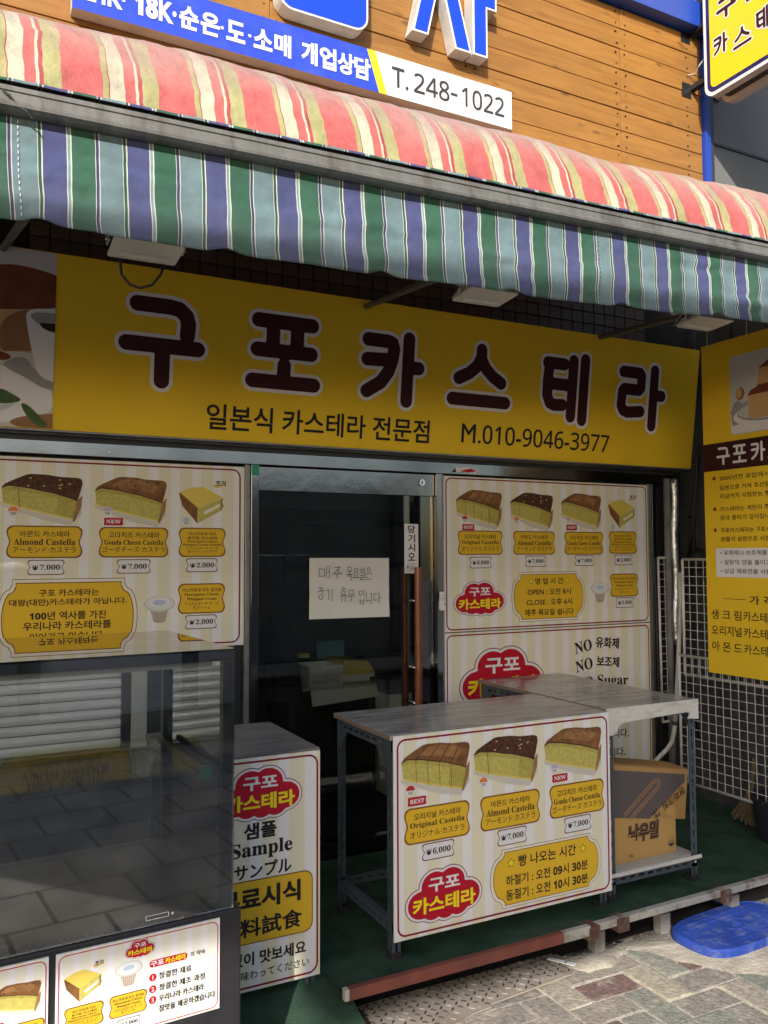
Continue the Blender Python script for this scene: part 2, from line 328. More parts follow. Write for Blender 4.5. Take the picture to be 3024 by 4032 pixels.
# ------------------------------------------------------------------ mesh helpers
class MB:
    def __init__(s): s.v = []; s.f = []; s.m = []; s.uv = None
    def add(s, vs, fs, m, M=None):
        b = len(s.v)
        s.v += [tuple(M @ Vector(v)) for v in vs] if M else [tuple(v) for v in vs]
        s.f += [tuple(i+b for i in f) for f in fs]; s.m += [m]*len(fs)
    def box(s, x0, x1, y0, y1, z0, z1, m, M=None):
        vs = [(x, y, z) for z in (z0, z1) for y in (y0, y1) for x in (x0, x1)]
        s.add(vs, [(0, 2, 3, 1), (4, 5, 7, 6), (0, 1, 5, 4), (2, 6, 7, 3), (0, 4, 6, 2), (1, 3, 7, 5)], m, M); return s
    def tube(s, pts, r, m, n=8, caps=True):
        pts = [Vector(p) for p in pts]; k = len(pts); vs = []; prev = None
        for i, p in enumerate(pts):
            d = (pts[min(i+1, k-1)] - pts[max(i-1, 0)]).normalized()
            a = prev if prev else (Vector((0, 0, 1)) if abs(d.z) < .9 else Vector((1, 0, 0)))
            a = (a - d*a.dot(d)).normalized(); prev = a; c = d.cross(a)
            rr = r[i] if isinstance(r, (list, tuple)) else r
            vs += [p + rr*(math.cos(2*math.pi*j/n)*a + math.sin(2*math.pi*j/n)*c) for j in range(n)]
        fs = [(i*n+j, i*n+(j+1) % n, (i+1)*n+(j+1) % n, (i+1)*n+j) for i in range(k-1) for j in range(n)]
        if caps: fs += [tuple(range(n-1, -1, -1)), tuple(range((k-1)*n, k*n))]
        s.add(vs, fs, m); return s
    def prism(s, pts, y0, y1, m, mside=None, M=None):
        """outline in (x,z) swept from y0 (front) to y1"""
        n = len(pts)
        vs = [(x, y0, z) for x, z in pts] + [(x, y1, z) for x, z in pts]
        s.add(vs, [tuple(range(n)), tuple(range(2*n-1, n-1, -1))], m, M)
        s.add(vs, [(i, i+n, (i+1) % n+n, (i+1) % n) for i in range(n)], mside or m, M); return s
    def build(s, name, parent=None, loc=None, rot=None, smooth=False, bevel=0.0):
        keys = list(dict.fromkeys(s.m)); me = bpy.data.meshes.new(name)
        me.from_pydata(s.v, [], s.f)
        for k in keys: me.materials.append(MATS[k])
        me.polygons.foreach_set('material_index', [keys.index(k) for k in s.m])
        if smooth: me.polygons.foreach_set('use_smooth', [True]*len(s.f))
        if s.uv:
            l = me.uv_layers.new(name='UVMap'); vi = [0]*len(me.loops); me.loops.foreach_get('vertex_index', vi)
            l.data.foreach_set('uv', [c for i in vi for c in s.uv[i]])
        me.update()
        o = bpy.data.objects.new(name, me); COL.objects.link(o)
        if parent: o.parent = parent
        if loc: o.location = loc
        if rot: o.rotation_euler = rot
        if bevel:
            bv = o.modifiers.new('bevel', 'BEVEL'); bv.width = bevel; bv.segments = 2; bv.limit_method = 'ANGLE'; bv.angle_limit = R(40)
        return o
def tag(o, label=None, cat=None, group=None, kind=None):
    if label: o['label'] = label
    if cat: o['category'] = cat
    if group: o['group'] = group
    if kind: o['kind'] = kind
    return o
def thing(name, label, cat, loc=(0, 0, 0), rot=(0, 0, 0), group=None):
    o = bpy.data.objects.new(name, None); COL.objects.link(o); o.location = loc; o.rotation_euler = rot
    o.empty_display_size = .1
    return tag(o, label, cat, group)
def struct(name, loc=(0, 0, 0)):
    o = bpy.data.objects.new(name, None); COL.objects.link(o); o.location = loc; o['kind'] = 'structure'; return o
def copy_part(o, parent, loc, rot=None, name=None):
    c = o.copy(); COL.objects.link(c); c.parent = parent; c.location = loc
    if rot: c.rotation_euler = rot
    return c

# ------------------------------------------------------------------ flat print
_TX = {}
def glyphs(s, bold=0.0):
    k = (s, bold)
    if k not in _TX:
        c = bpy.data.curves.new('t', 'FONT'); c.body = s; c.size = 1; c.resolution_u = 3; c.offset = bold; c.fill_mode = 'FRONT'
        o = bpy.data.objects.new('t', c); me = o.to_mesh()
        vs = [(v.co.x, v.co.y) for v in me.vertices]; fs = [tuple(p.vertices) for p in me.polygons]
        # face the viewer (-y): flip if needed later
        o.to_mesh_clear(); bpy.data.objects.remove(o); bpy.data.curves.remove(c)
        _TX[k] = (vs, fs)
    return _TX[k]
def sansd(s, bold=False):
    o = 0x1D7EC if bold else 0x1D7E2
    return ''.join(chr(o+ord(c)-48) if '0' <= c <= '9' else c for c in s)
def serif(s):
    out = ''
    for ch in s:
        if 'A' <= ch <= 'Z': out += chr(0x1D400+ord(ch)-65)
        elif 'a' <= ch <= 'z': out += chr(0x1D41A+ord(ch)-97)
        elif '0' <= ch <= '9': out += chr(0x1D7CE+ord(ch)-48)
        else: out += ch
    return out
LAY = .0006
def texts(parent, items, base, name='lettering'):
    for t, cx, cy, w, h, m, l, kw in items: Print(base).text(t, cx, cy, w, h, m, l, **kw).build(name, parent)
class Print(MB):
    """shapes in board coordinates (u,v), each layer a hair in front of the last; board front at y=0"""
    def __init__(s, base=0.0): super().__init__(); s.base = base
    def shape(s, pts, m, layer):
        a = sum(pts[i-1][0]*pts[i][1]-pts[i][0]*pts[i-1][1] for i in range(len(pts)))
        if a < 0: pts = pts[::-1]
        s.add([(u, -s.base-layer*LAY, v) for u, v in pts], [tuple(range(len(pts)))], m); return s
    def tris(s, vs, fs, m, layer):
        s.add([(u, -s.base-layer*LAY, v) for u, v in vs], fs, m); return s
    def text(s, t, cx, cy, w, h, m, layer, bold=.018, shear=0.0, rot=0.0, fat=0.0, curve=0.0):
        if fat:
            for i, (dx, dy) in enumerate(((fat, 0), (-fat, 0), (0, fat*.7), (0, -fat*.7))): s.text(t, cx+dx*h, cy+dy*h, w, h, m, layer+.12*(i+1), bold, shear, rot)
        vs, fs = glyphs(t, bold)
        if not vs: return s
        x0 = min(a for a, b in vs); x1 = max(a for a, b in vs); y0 = min(b for a, b in vs); y1 = max(b for a, b in vs)
        sy = h/(y1-y0); sx = (w/(x1-x0)) if w else sy
        c_, s_ = math.cos(rot), math.sin(rot); out = []
        for a, b in vs:
            X = (a-(x0+x1)/2)*sx; Y = (b-(y0+y1)/2)*sy; X += shear*Y; Y += curve*X*X
            out.append((cx+c_*X-s_*Y, cy+s_*X+c_*Y))
        return s.tris(out, fs, m, layer)
def circle(cx, cy, rx, ry=None, n=24, a0=0, a1=360):
    ry = ry or rx; k = n if a1-a0 >= 360 else n+1
    return [(cx+rx*math.cos(R(a0+(a1-a0)*i/n)), cy+ry*math.sin(R(a0+(a1-a0)*i/n))) for i in range(k)]
def rrect(x0, x1, y0, y1, r, n=6):
    p = []
    for cx, cy, a in ((x1-r, y1-r, 0), (x0+r, y1-r, 90), (x0+r, y0+r, 180), (x1-r, y0+r, 270)):
        p += [(cx+r*math.cos(R(a+90*i/n)), cy+r*math.sin(R(a+90*i/n))) for i in range(n+1)]
    return p
def ring(pr, outer, inner, m, layer):
    n = len(outer); vs = list(outer)+list(inner)
    pr.tris(vs, [(i, (i+1) % n, n+(i+1) % n, n+i) for i in range(n)], m, layer)
def notched(cx, cy, w, h, grow=0.0, amp=.07):
    """label outline with a soft notch in each short side"""
    w2 = w/2; h2 = h/2; r = h*.2; pts = []; g = grow
    def side(sg):
        q = []
        for i in range(13):
            v = -h2+r+(2*h2-2*r)*i/12
            q.append((sg*(w2-amp*h*(math.exp(-(v/(.17*h))**2))*1.2), v))
        return q
    base = []
    base += [(x, y) for x, y in side(1)]
    base += [(w2-r+r*math.cos(R(a)), h2-r+r*math.sin(R(a))) for a in (15, 30, 45, 60, 75, 90)]
    base += [(-w2+r+r*math.cos(R(a)), h2-r+r*math.sin(R(a))) for a in (90, 105, 120, 135, 150, 165)]
    base += side(-1)[::-1]
    base += [(-w2+r+r*math.cos(R(a)), -h2+r+r*math.sin(R(a))) for a in (195, 210, 225, 240, 255, 270)]
    base += [(w2-r+r*math.cos(R(a)), -h2+r+r*math.sin(R(a))) for a in (270, 285, 300, 315, 330, 345)]
    fx = (w2+g)/w2; fy = (h2+g)/h2
    return [(cx+x*fx, cy+y*fy) for x, y in base]
def plaque_shape(cx, cy, w, h, grow=0.0):
    a, b = w/2, h/2; q = []
    top = .80*a
    def quad(sx, sy, rev):
        p = [(top, b), (top, b*.90), (top+.025*a, b*.80)] + [(top+.05*a+(a-top-.05*a)*math.sin(R(90*i/7)), b*.74*math.cos(R(90*i/7))) for i in range(8)]
        p = [(sx*x, sy*y) for x, y in p]
        return p[::-1] if rev else p
    q = quad(1, 1, True) + quad(-1, 1, False)[0:] + quad(-1, -1, True)[1:] + quad(1, -1, False)[:-1]
    fx = (a+grow)/a; fy = (b+grow)/b
    return [(cx+x*fx, cy+y*fy) for x, y in q]
CLOUD = [(-.315, -.085, .175), (.315, -.055, .175), (-.125, .125, .185), (.095, .14, .185), (-.165, -.165, .135), (.015, -.175, .135), (.185, -.155, .145), (0, 0, .22)]
def cloud(cx, cy, w, h, grow=0.0, n=120):
    k = w; pts = []
    for i in range(n):
        t = 2*math.pi*i/n; dx, dy = math.cos(t), math.sin(t); best = 0
        for a, b, r in CLOUD:
            a, b, r = a*k, b*k, r*k+grow
            pr_ = a*dx+b*dy; disc = r*r-(a*a+b*b-pr_*pr_)
            if disc > 0: best = max(best, pr_+math.sqrt(disc))
        pts.append((cx+dx*best, cy+dy*best*(h/(w*.66))))
    return pts
def logo(parent, cx, cy, w, h, base, L=1, name='logo'):
    p = Print(base); e = w*.014
    p.shape(cloud(cx, cy, w*.93, h*.93, e*2.6), 'logo_line', L).shape(cloud(cx, cy, w*.93, h*.93, e*1.9), 'white_print', L+1).shape(cloud(cx, cy, w*.93, h*.93, 0), 'logo_red', L+2)
    p.text('구포', cx, cy+h*.20, w*.40, h*.25, 'white_print', L+3, bold=.03)
    p.text('카스테라', cx, cy-h*.14, w*.80, h*.30, 'logo_yellow', L+3, bold=.035)
    return p.build(name, parent)
def name_label(parent, cx, cy, w, h, lines, base, L=1):
    p = Print(base)
    p.shape(notched(cx, cy, w, h, h*.045), 'plaque_line', L).shape(notched(cx, cy, w, h), 'plaque', L+1)
    n = len(lines); tot = sum(l[2] for l in lines); y = cy+h*.40
    for t, wf, hf in lines:
        hh = h*.80*hf/tot
        p.text(t, cx, y-hh/2, w*wf, hh*.77, 'ink', L+2, bold=(.004 if 0x3040 < ord(t[0]) < 0xA000 else .012) if ord(t[0]) < 0x1D000 else .006); y -= hh
    return p.build('name_label', parent)
def price_tag(parent, cx, cy, w, h, t, base, L=1):
    p = Print(base)
    p.shape(notched(cx, cy, w, h, h*.07, .12), 'plaque_line', L).shape(notched(cx, cy, w, h, 0, .12), 'white_print', L+1)
    p.text('₩', cx-w*.31, cy, w*.17, h*.38, 'ink', L+2, bold=.004)
    p.text(serif(t), cx+w*.11, cy-h*.02, w*.58, h*.46, 'ink', L+2, bold=.01)
    return p.build('price_tag', parent)
def tag_red(parent, cx, cy, w, h, t, base, L=1):
    p = Print(base); p.shape(notched(cx, cy, w, h, 0, .06), 'logo_red', L).text(serif(t), cx, cy, w*.76, h*.52, 'white_print', L+1, bold=.01)
    return p.build('corner_tag', parent)
def badge(parent, cx, cy, r, key, base, L=1):
    p = Print(base)
    p.shape(circle(cx, cy, r), 'white_print', L).shape(circle(cx, cy, r*.92, a0=0, a1=180), key, L+1)
    for i in range(3): p.shape([(cx-r*.6+i*.1*r, cy-r*(.2+.2*i)), (cx+r*.6-i*.1*r, cy-r*(.2+.2*i)), (cx+r*.6-i*.1*r, cy-r*(.28+.2*i)), (cx-r*.6+i*.1*r, cy-r*(.28+.2*i))], 'ink_grey', L+1)
    return p.build('badge', parent)
def cake(parent, cx, cy, w, h, kind, base, L=1):
    p = Print(base); rnd = random.Random(kind)
    T = lambda q: [(cx+(x-.5)*w, cy+(y-.5)*h) for x, y in q]
    fr = [(.0, .72), (.08, .765), (.15, .76), (.30, .735), (.45, .69), (.60, .65), (.73, .60), (.85, .55), (.94, .50)]
    p.shape(T([(-.01, .45), (.02, .40), (.3, .29), (.6, .19), (.88, .10), (.99, .32), (1.0, .24), (.86, .0), (.5, .10), (.0, .36)]), 'cake_paper', L)
    p.shape(T([(.94, .50), (1.0, .60), (.985, .34), (.90, .07), (.87, .11)]), 'cake_side', L+1)
    p.shape(T(fr+[(.915, .30), (.88, .11), (.6, .20), (.3, .30), (.02, .41), (.015, .5)]), 'sponge', L+1)
    p.shape(T([(.70, .60), (.94, .50), (.88, .11), (.67, .19)]), 'sponge_dark' if kind != 'gouda' else 'sponge', L+1.5)
    cr = 'crust_dark' if kind == 'almond' else 'crust'
    p.shape(T([(0, .72), (.04, .79), (.16, .88), (.30, .975), (.36, .99), (.55, .985), (.72, .95), (.93, .945), (.985, .92), (1.0, .84), (.975, .68), (.94, .50)] + fr[::-1][1:-1]), cr, L+2)
    if kind != 'almond': p.shape(T([(.22, .80), (.36, .93), (.56, .945), (.80, .90), (.90, .80), (.80, .68), (.60, .74), (.40, .78)]), 'crust_light', L+2.2)
    p.shape(T([(.0, .70), (.15, .735), (.45, .665), (.73, .575), (.93, .475), (.925, .42), (.7, .52), (.42, .61), (.14, .675), (.0, .66)]), 'sponge_dark', L+1.9)
    p.shape(T([(.02, .44), (.3, .33), (.6, .23), (.885, .14), (.88, .11), (.6, .20), (.3, .30), (.02, .41)]), 'slice_top', L+1.9)
    e = [(x, y) for x, y in fr]; p.shape(T(e+[(x, y-.022) for x, y in e[::-1]]), 'crust_line', L+2.5)
    def ln(a, b, th=.006):
        d = Vector((b[0]-a[0], b[1]-a[1])); q = Vector((-d.y, d.x)).normalized()*th
        p.shape(T([(a[0]+q.x, a[1]+q.y), (b[0]+q.x, b[1]+q.y), (b[0]-q.x, b[1]-q.y), (a[0]-q.x, a[1]-q.y)]), 'crust_line', L+3)
    if kind == 'original':
        for i in range(4):
            x = .20+.17*i; ln((x, .745-.055*i), (x+.20-.02*i, .985-.012*i)); ln((x, .735-.055*i), (x+.01, .33-.06*i), .003)
    elif kind == 'almond':
        ln((.13, .76), (.34, .98)); ln((.2, .74), (.22, .33), .003)
        for i in range(9):
            x = .3+.6*rnd.random(); y = .72+.2*rnd.random()-.12*max(0, x-.6)
            p.shape(T(circle(x, y, .016, .012, 8)), 'almond', L+3)
    else:
        for x, y in ((.30, .80), (.55, .82), (.72, .90), (.86, .88), (.5, .90)): p.shape(T(circle(x, y, .016, .016, 8)), 'crust_line', L+3)
    rr = random.Random(kind+'pores')
    for i in range(60):
        x = .04+.84*rr.random(); lo = .42-.33*x; hi = .73-.22*x*x; y = lo+.03+(hi-lo-.07)*rr.random()
        p.shape(T(circle(x, y, .006+.004*rr.random(), .007, 5)), 'sponge_dark' if i % 3 else 'cake_side', L+1.8)
    return p.build('cake_picture', parent)
def slice_pic(parent, cx, cy, w, h, base, L=1):
    p = Print(base); T = lambda q: [(cx+(x-.5)*w, cy+(y-.5)*h) for x, y in q]
    p.shape(T([(0, .80), (.42, .40), (.42, 0), (.07, .48)]), 'crust', L)
    p.shape(T([(.42, .40), (1.0, .70), (.97, .58), (1.0, .50), (.96, .36), (.42, 0)]), 'sponge', L)
    p.shape(T([(0, .80), (.03, .84), (.30, .97), (.55, .99), (1.0, .72), (.42, .40)]), 'slice_top', L+1)
    p.shape(T([(.56, .33), (.80, .46), (.93, .55), (.93, .47), (.78, .36), (.58, .24)]), 'cream', L+1)
    p.shape(T([(.98, .70), (1.01, .71), (.985, .58), (1.02, .50), (.97, .36), (.95, .36), (.99, .5), (.96, .58)]), 'crust', L+2)
    p.shape(T([(0, .80), (.42, .40), (.44, .41), (.02, .82)]), 'crust', L+2)
    p.text('조각', cx+.46*w, cy+.60*h, w*.25, h*.15, 'ink', L+1)
    a = (cx+.36*w, cy+.49*h)
    for b in ((-.07, .06), (.20, .10)):
        d = Vector((b[0]*w, b[1]*h)); q = Vector((-d.y, d.x)).normalized()*.004*w*5
        p.shape([(a[0]+q.x, a[1]+q.y), (a[0]+d.x+q.x, a[1]+d.y+q.y), (a[0]+d.x-q.x, a[1]+d.y-q.y), (a[0]-q.x, a[1]-q.y)], 'plaque', L+1)
    return p.build('slice_picture', parent)
def cup_pic(parent, cx, cy, w, h, base, L=1):
    p = Print(base); T = lambda q: [(cx+(x-.5)*w, cy+(y-.5)*h) for x, y in q]
    p.shape(T([(.20, .52), (.80, .52), (.70, .06), (.62, .0), (.38, .0), (.30, .06)]), 'cup_body', L)
    for i in range(7): x = .24+.52*i/6; p.shape(T([(x, .5), (x+.018, .5), (.5+(x-.5)*.72+.012, .05), (.5+(x-.5)*.72, .05)]), 'cake_paper', L+.5)
    p.shape(T(circle(.5, .68, .5, .30)), 'photo_grey', L+1).shape(T(circle(.5, .70, .46, .26)), 'cup_lid', L+2).shape(T(circle(.5, .72, .33, .17)), 'white_print', L+3)
    p.shape(T(circle(.5, .72, .22, .10)), 'badge_blue', L+4)
    return p.build('cup_picture', parent)
def hours(parent, cx, cy, w, h, lines, base, L=1, stars=None, m='ink'):
    p = Print(base); e = h*.025
    p.shape(plaque_shape(cx, cy, w, h, e*1.0), 'plaque_line', L).shape(plaque_shape(cx, cy, w, h, e*.65), 'cream', L+1)
    p.shape(plaque_shape(cx, cy, w*.955, h*.93, e*.5), 'plaque_line', L+2).shape(plaque_shape(cx, cy, w*.955, h*.93, 0), 'plaque', L+3)
    for t, dx, dy, tw, th in lines: p.text(t, cx+dx, cy+dy, tw, th, m, L+4, bold=.02)
    for sx, sy, r in stars or ():
        q = [(cx+sx+(r if i % 2 == 0 else r*.55)*math.sin(math.pi*i/5), cy+sy+(r if i % 2 == 0 else r*.55)*math.cos(math.pi*i/5)) for i in range(10)]
        q2 = [(cx+sx+1.3*(a-cx-sx), cy+sy+1.3*(b-cy-sy)) for a, b in q]
        p.shape(q2, 'plaque_line', L+4).shape(q, 'logo_yellow', L+5)
    return p.build('hours_plate', parent)
def border(parent, x0, x1, y0, y1, r, th, base, key='maroon', L=1):
    p = Print(base); ring(p, rrect(x0, x1, y0, y1, r), rrect(x0+th, x1-th, y0+th, y1-th, r-th), key, L); return p.build('border_line', parent)
NAMES = {'original': [('오리지널 카스테라', .74, 1), (serif('Original Castella'), .86, 1.05), ('オリジナル·カステラ', .86, 1)],
         'almond': [('아몬드 카스테라', .68, 1), (serif('Almond Castella'), .84, 1.05), ('アーモンド·カステラ', .86, 1)],
         'gouda': [('고다치즈 카스테라', .76, 1.05), (serif('Gouda Cheese Castella'), .88, .9), ('ゴーダチーズ·カステラ', .94, 1.05)],
         'slice': [('마스카포네 치즈', .62, 1.1), ('생크림 카스테라', .68, 1.1), (serif('Mascapone Cheese'), .68, .85), (serif('Whipped Cream Castella'), .88, .85), ('マスカルポーネ チーズ', .72, .85), ('生クリーム·カステラ', .66, .85)],
         'cup': [('마스카포네 치즈 생크림', .86, 1.1), (serif('Mascapone Cheese'), .78, 1), (serif('Whipped Cream'), .66, 1), ('マスカルポーネ チーズ', .76, .9), ('生クリーム', .38, .9)]}

# rounded stroke lettering: union of capsules, cut out by marching squares
STROKES = {
 '구': [[(.17, .90), (.58, .90), (.70, .885), (.79, .82), (.82, .73), (.81, .60)], [(.05, .46), (.95, .46)], [(.50, .46), (.50, .07)]],
 '포': [[(.10, .92), (.90, .92)], [(.32, .92), (.32, .52)], [(.68, .92), (.68, .52)], [(.10, .52), (.90, .52)], [(.5, .33), (.5, .09)], [(.04, .09), (.96, .09)]],
 '카': [[(.06, .88), (.40, .88), (.47, .86), (.50, .78), (.48, .62), (.42, .45), (.30, .29), (.07, .15)], [(.06, .60), (.47, .62)], [(.75, .95), (.75, .05)], [(.75, .54), (.94, .54)]],
 '스': [[(.5, .94), (.5, .82), (.42, .66), (.28, .54), (.10, .45)], [(.5, .80), (.60, .64), (.74, .52), (.90, .43)], [(.0, .11), (1.0, .11)]],
 '테': [[(.07, .87), (.44, .87)], [(.12, .87), (.09, .60), (.10, .36), (.16, .25), (.26, .22), (.44, .23)], [(.10, .55), (.62, .55)], [(.64, .94), (.64, .06)], [(.90, .98), (.90, .02)]],
 '라': [[(.06, .88), (.44, .88), (.48, .84), (.48, .64), (.44, .60), (.10, .60), (.06, .56), (.05, .32), (.10, .25), (.20, .22), (.50, .25)], [(.78, .95), (.78, .03)], [(.78, .54), (.97, .54)]],
}
def stroke_mesh(ch, w, h, th, cell):
    """returns 2-D verts, faces of the glyph in a w x h box, stroke half-width th"""
    pad = th+cell*2
    xs = np.arange(-pad, w+pad, cell); ys = np.arange(-pad, h+pad, cell)
    X, Y = np.meshgrid(xs, ys); D = np.full(X.shape, 1e3)
    for line in STROKES[ch]:
        for (ax, ay), (bx_, by) in zip(line[:-1], line[1:]):
            ax2, ay2, dx, dy = ax*w, ay*h, (bx_-ax)*w, (by-ay)*h
            t = np.clip(((X-ax2)*dx+(Y-ay2)*dy)/(dx*dx+dy*dy), 0, 1)
            D = np.minimum(D, np.hypot(X-ax2-t*dx, Y-ay2-t*dy))
    D = D-th; vs = []; fs = []
    for j in range(len(ys)-1):
        run = None
        for i in range(len(xs)):
            if i < len(xs)-1:
                c = [(i, j), (i+1, j), (i+1, j+1), (i, j+1)]; d = [D[b, a] for a, b in c]; full = all(x < 0 for x in d)
            else: full = False; d = [1]*4
            if full:
                if run is None: run = i
                continue
            if run is not None:
                b = len(vs); vs += [(xs[run], ys[j]), (xs[i], ys[j]), (xs[i], ys[j+1]), (xs[run], ys[j+1])]; fs.append((b, b+1, b+2, b+3)); run = None
            if any(x < 0 for x in d):
                poly = []
                for k in range(4):
                    (a0, b0), (a1, b1) = c[k], c[(k+1) % 4]; d0, d1 = d[k], d[(k+1) % 4]
                    if d0 < 0: poly.append((xs[a0], ys[b0]))
                    if (d0 < 0) != (d1 < 0):
                        t = d0/(d0-d1); poly.append((xs[a0]+t*(xs[a1]-xs[a0]), ys[b0]+t*(ys[b1]-ys[b0])))
                if len(poly) > 2:
                    b = len(vs); vs += poly; fs.append(tuple(range(b, b+len(poly))))
    return vs, fs
def stroke_letter(parent, ch, x0, x1, y0, y1, th, outline, base, keys, L=1, cell=.006, name='letter'):
    p = Print(base); w_, h_ = (x1-x0-2*th-2*outline), (y1-y0-2*th-2*outline)
    for g, key, l in ((outline, keys[0], L), (0, keys[1], L+2)):
        if key is None: continue
        vs, fs = stroke_mesh(ch, w_, h_, th+g, cell)
        p.tris([(a+x0+th+outline, b+y0+th+outline) for a, b in vs], fs, key, l)
    return p.build(name, parent)
def slotted(mb, L, w, key, M, th=.0025, slot=.034, pitch=.056, sw=.009):
    """flat bar with a row of real slots: length along local z, width along local x"""
    a = (w-sw)/2; b = a+sw
    mb.box(0, a, 0, th, 0, L, key, M).box(b, w, 0, th, 0, L, key, M)
    z = .012; prev = 0.0
    while z+slot < L:
        mb.box(a, b, 0, th, prev, z, key, M); prev = z+slot; z += pitch
    mb.box(a, b, 0, th, prev, L, key, M)

# ================================================================== SETTING
g = MB(); g.box(-40, 40, -40, 30, -.30, -.02, 'ground'); tag(g.build('ground'), kind='structure')
pave = struct('pavement')
mb = MB(); mb.box(.9, 4.6, .9, 2.751, -.019, -.007, 'mortar'); mb.build('mortar_bed', pave)
PW = .121
def paver_mesh(w, d, nm):
    m_ = MB(); m_.box(-w/2+.0045, w/2-.0045, -d/2+.0045, d/2-.0045, -.05, 0, 'paver')
    o = m_.build(nm, pave, bevel=.004); return o
ph = pv = None
for i in range(-6, 36):
    for j in range(-6, 30):
        d = (i-j) % 4; x = .75+i*PW; y = .60+j*PW
        if d == 0: cx, cy, hor = x+PW, y+PW/2, True
        elif d == 3: cx, cy, hor = x+PW/2, y+PW, False
        else: continue
        if not (1.02 < cx < 4.5 and 1.05 < cy < 2.68) or cy < 2.62-.62*cx+.1 or cx-cy > 1.55: continue
        z = random.uniform(-.0035, .0035); rot = (random.uniform(-.012, .012), random.uniform(-.012, .012), random.uniform(-.012, .012))
        if hor:
            if ph is None: ph = paver_mesh(2*PW, PW, 'paving_slab'); o = ph
            else: o = copy_part(ph, pave, (0, 0, 0))
        else:
            if pv is None: pv = paver_mesh(PW, 2*PW, 'paving_slab'); o = pv
            else: o = copy_part(pv, pave, (0, 0, 0))
        o.location = (cx, cy, z); o.rotation_euler = rot
# worn cement smear around the lid and under the platform edge
def blob(pts, z0, z1, key, name, parent):
    mb = MB(); n = len(pts); ring_ = []
    for k in range(96):
        t = k/96*n; a = int(t); f = t-a; p0, p1, p2, p3 = (Vector(pts[(a+q) % n]) for q in (-1, 0, 1, 2))
        v = .5*((2*p1)+(p2-p0)*f+(2*p0-5*p1+4*p2-p3)*f*f+(3*p1-p0-3*p2+p3)*f**3)
        nn = noise.noise(Vector((v.x*14, v.y*14, 3)))*.028
        c = Vector((sum(p[0] for p in pts)/n, sum(p[1] for p in pts)/n)); v = v+(v-c).normalized()*nn
        ring_.append((v.x, v.y))
    vs = [(x, y, z0) for x, y in ring_]; c = (sum(v[0] for v in vs)/96, sum(v[1] for v in vs)/96)
    ins = [(c[0]+(x-c[0])*.93, c[1]+(y-c[1])*.93, z1) for x, y in ring_]
    mb.add(vs+ins+[(c[0], c[1], z1+.002)], [(i, (i+1) % 96, 96+(i+1) % 96, 96+i) for i in range(96)]+[(96+i, 96+(i+1) % 96, 192) for i in range(96)], key)
    return mb.build(name, parent, smooth=True)
blob([(2.50, 2.60), (2.46, 2.71), (2.95, 2.74), (3.7, 2.72), (3.55, 2.36), (3.1, 2.24), (2.78, 2.26), (2.62, 2.42)], -.006, .0075, 'cement', 'cement_patch', pave)
blob([(2.18, 2.60), (2.20, 2.72), (2.5, 2.73), (2.46, 2.66), (2.33, 2.60)], -.006, .0065, 'cement', 'cement_patch', pave)

# grit swept up against the platform
mb = MB(); rnd = random.Random(21)
for i in range(260):
    x = rnd.uniform(2.1, 3.5); y = 2.735-abs(rnd.gauss(0, .05)); r_ = rnd.uniform(.0015, .0055)
    if 2.66 < x < 3.31 and y < 2.72: continue
    b = [(x+r_*math.cos(a)*rnd.uniform(.7, 1.3), y+r_*math.sin(a)*rnd.uniform(.7, 1.3), .004) for a in (0, 1.6, 3.1, 4.7)]
    mb.add(b+[(x, y, .006+r_)], [(0, 1, 4), (1, 2, 4), (2, 3, 4), (3, 0, 4)], rnd.choice(['concrete', 'cement', 'rust']))
for i in range(160):
    x = rnd.uniform(1.3, 3.6); y = rnd.uniform(1.7, 2.7); r_ = rnd.uniform(.001, .003)
    if 2.66 < x < 3.31 and y > 2.35 or x < 2.2 and y > 2.45: continue
    b = [(x+r_*math.cos(a), y+r_*math.sin(a), .003) for a in (0, 1.6, 3.1, 4.7)]
    mb.add(b+[(x, y, .005+r_)], [(0, 1, 4), (1, 2, 4), (2, 3, 4), (3, 0, 4)], rnd.choice(['concrete', 'cement', 'ink_grey']))
tag(mb.build('grit', pave), kind='stuff')
# ---- raised platform with the green mat
plat = struct('platform')
mb = MB(); mb.box(1.22, 4.04, 2.66, 3.79, .118, .136, 'dark_metal'); mb.build('deck', plat)
mb = MB(); nx, ny = 90, 34
def matgrid(x0, x1, y0, y1, zf, nx, ny, key):
    vs = []; fs = []
    for j in range(ny+1):
        for i in range(nx+1):
            x = x0+(x1-x0)*i/nx; y = y0+(y1-y0)*j/ny
            vs.append((x+.004*noise.noise(Vector((y*9, 1, 0))), y+(.010*noise.noise(Vector((x*7, 5, 0))) if j == 0 else 0), zf(x, y)))
    fs = [(j*(nx+1)+i, j*(nx+1)+i+1, (j+1)*(nx+1)+i+1, (j+1)*(nx+1)+i) for j in range(ny) for i in range(nx)]
    m_ = MB(); m_.add(vs, fs, key); return m_
o = matgrid(1.19, 4.04, 2.657, 3.79, lambda x, y: .140+.0035*noise.noise(Vector((x*4, y*4, 0)))-(.010 if y < 2.645 else 0), nx, ny, 'green_mat').build('green_mat', plat, smooth=True)
o = matgrid(-1.2, 1.235, 2.05, 3.79, lambda x, y: .012+.122*min(1, max(0, (y-2.33)/.42))**1.3+.004*noise.noise(Vector((x*5, y*5, 2))), 60, 50, 'green_mat').build('green_mat', plat, smooth=True)
mb = MB(); mb.box(1.215, 2.12, 2.630, 2.655, .109, .149, 'red_beam'); mb.build('front_beam', plat, bevel=.002)
mb = MB(); mb.box(2.122, 2.255, 2.631, 2.655, .109, .149, 'beam_white'); mb.build('front_beam', plat, bevel=.002)
mb = MB(); mb.box(1.196, 1.2135, 2.6305, 2.655, .1095, .1485, 'beam_white'); mb.build('front_beam', plat, bevel=.002)
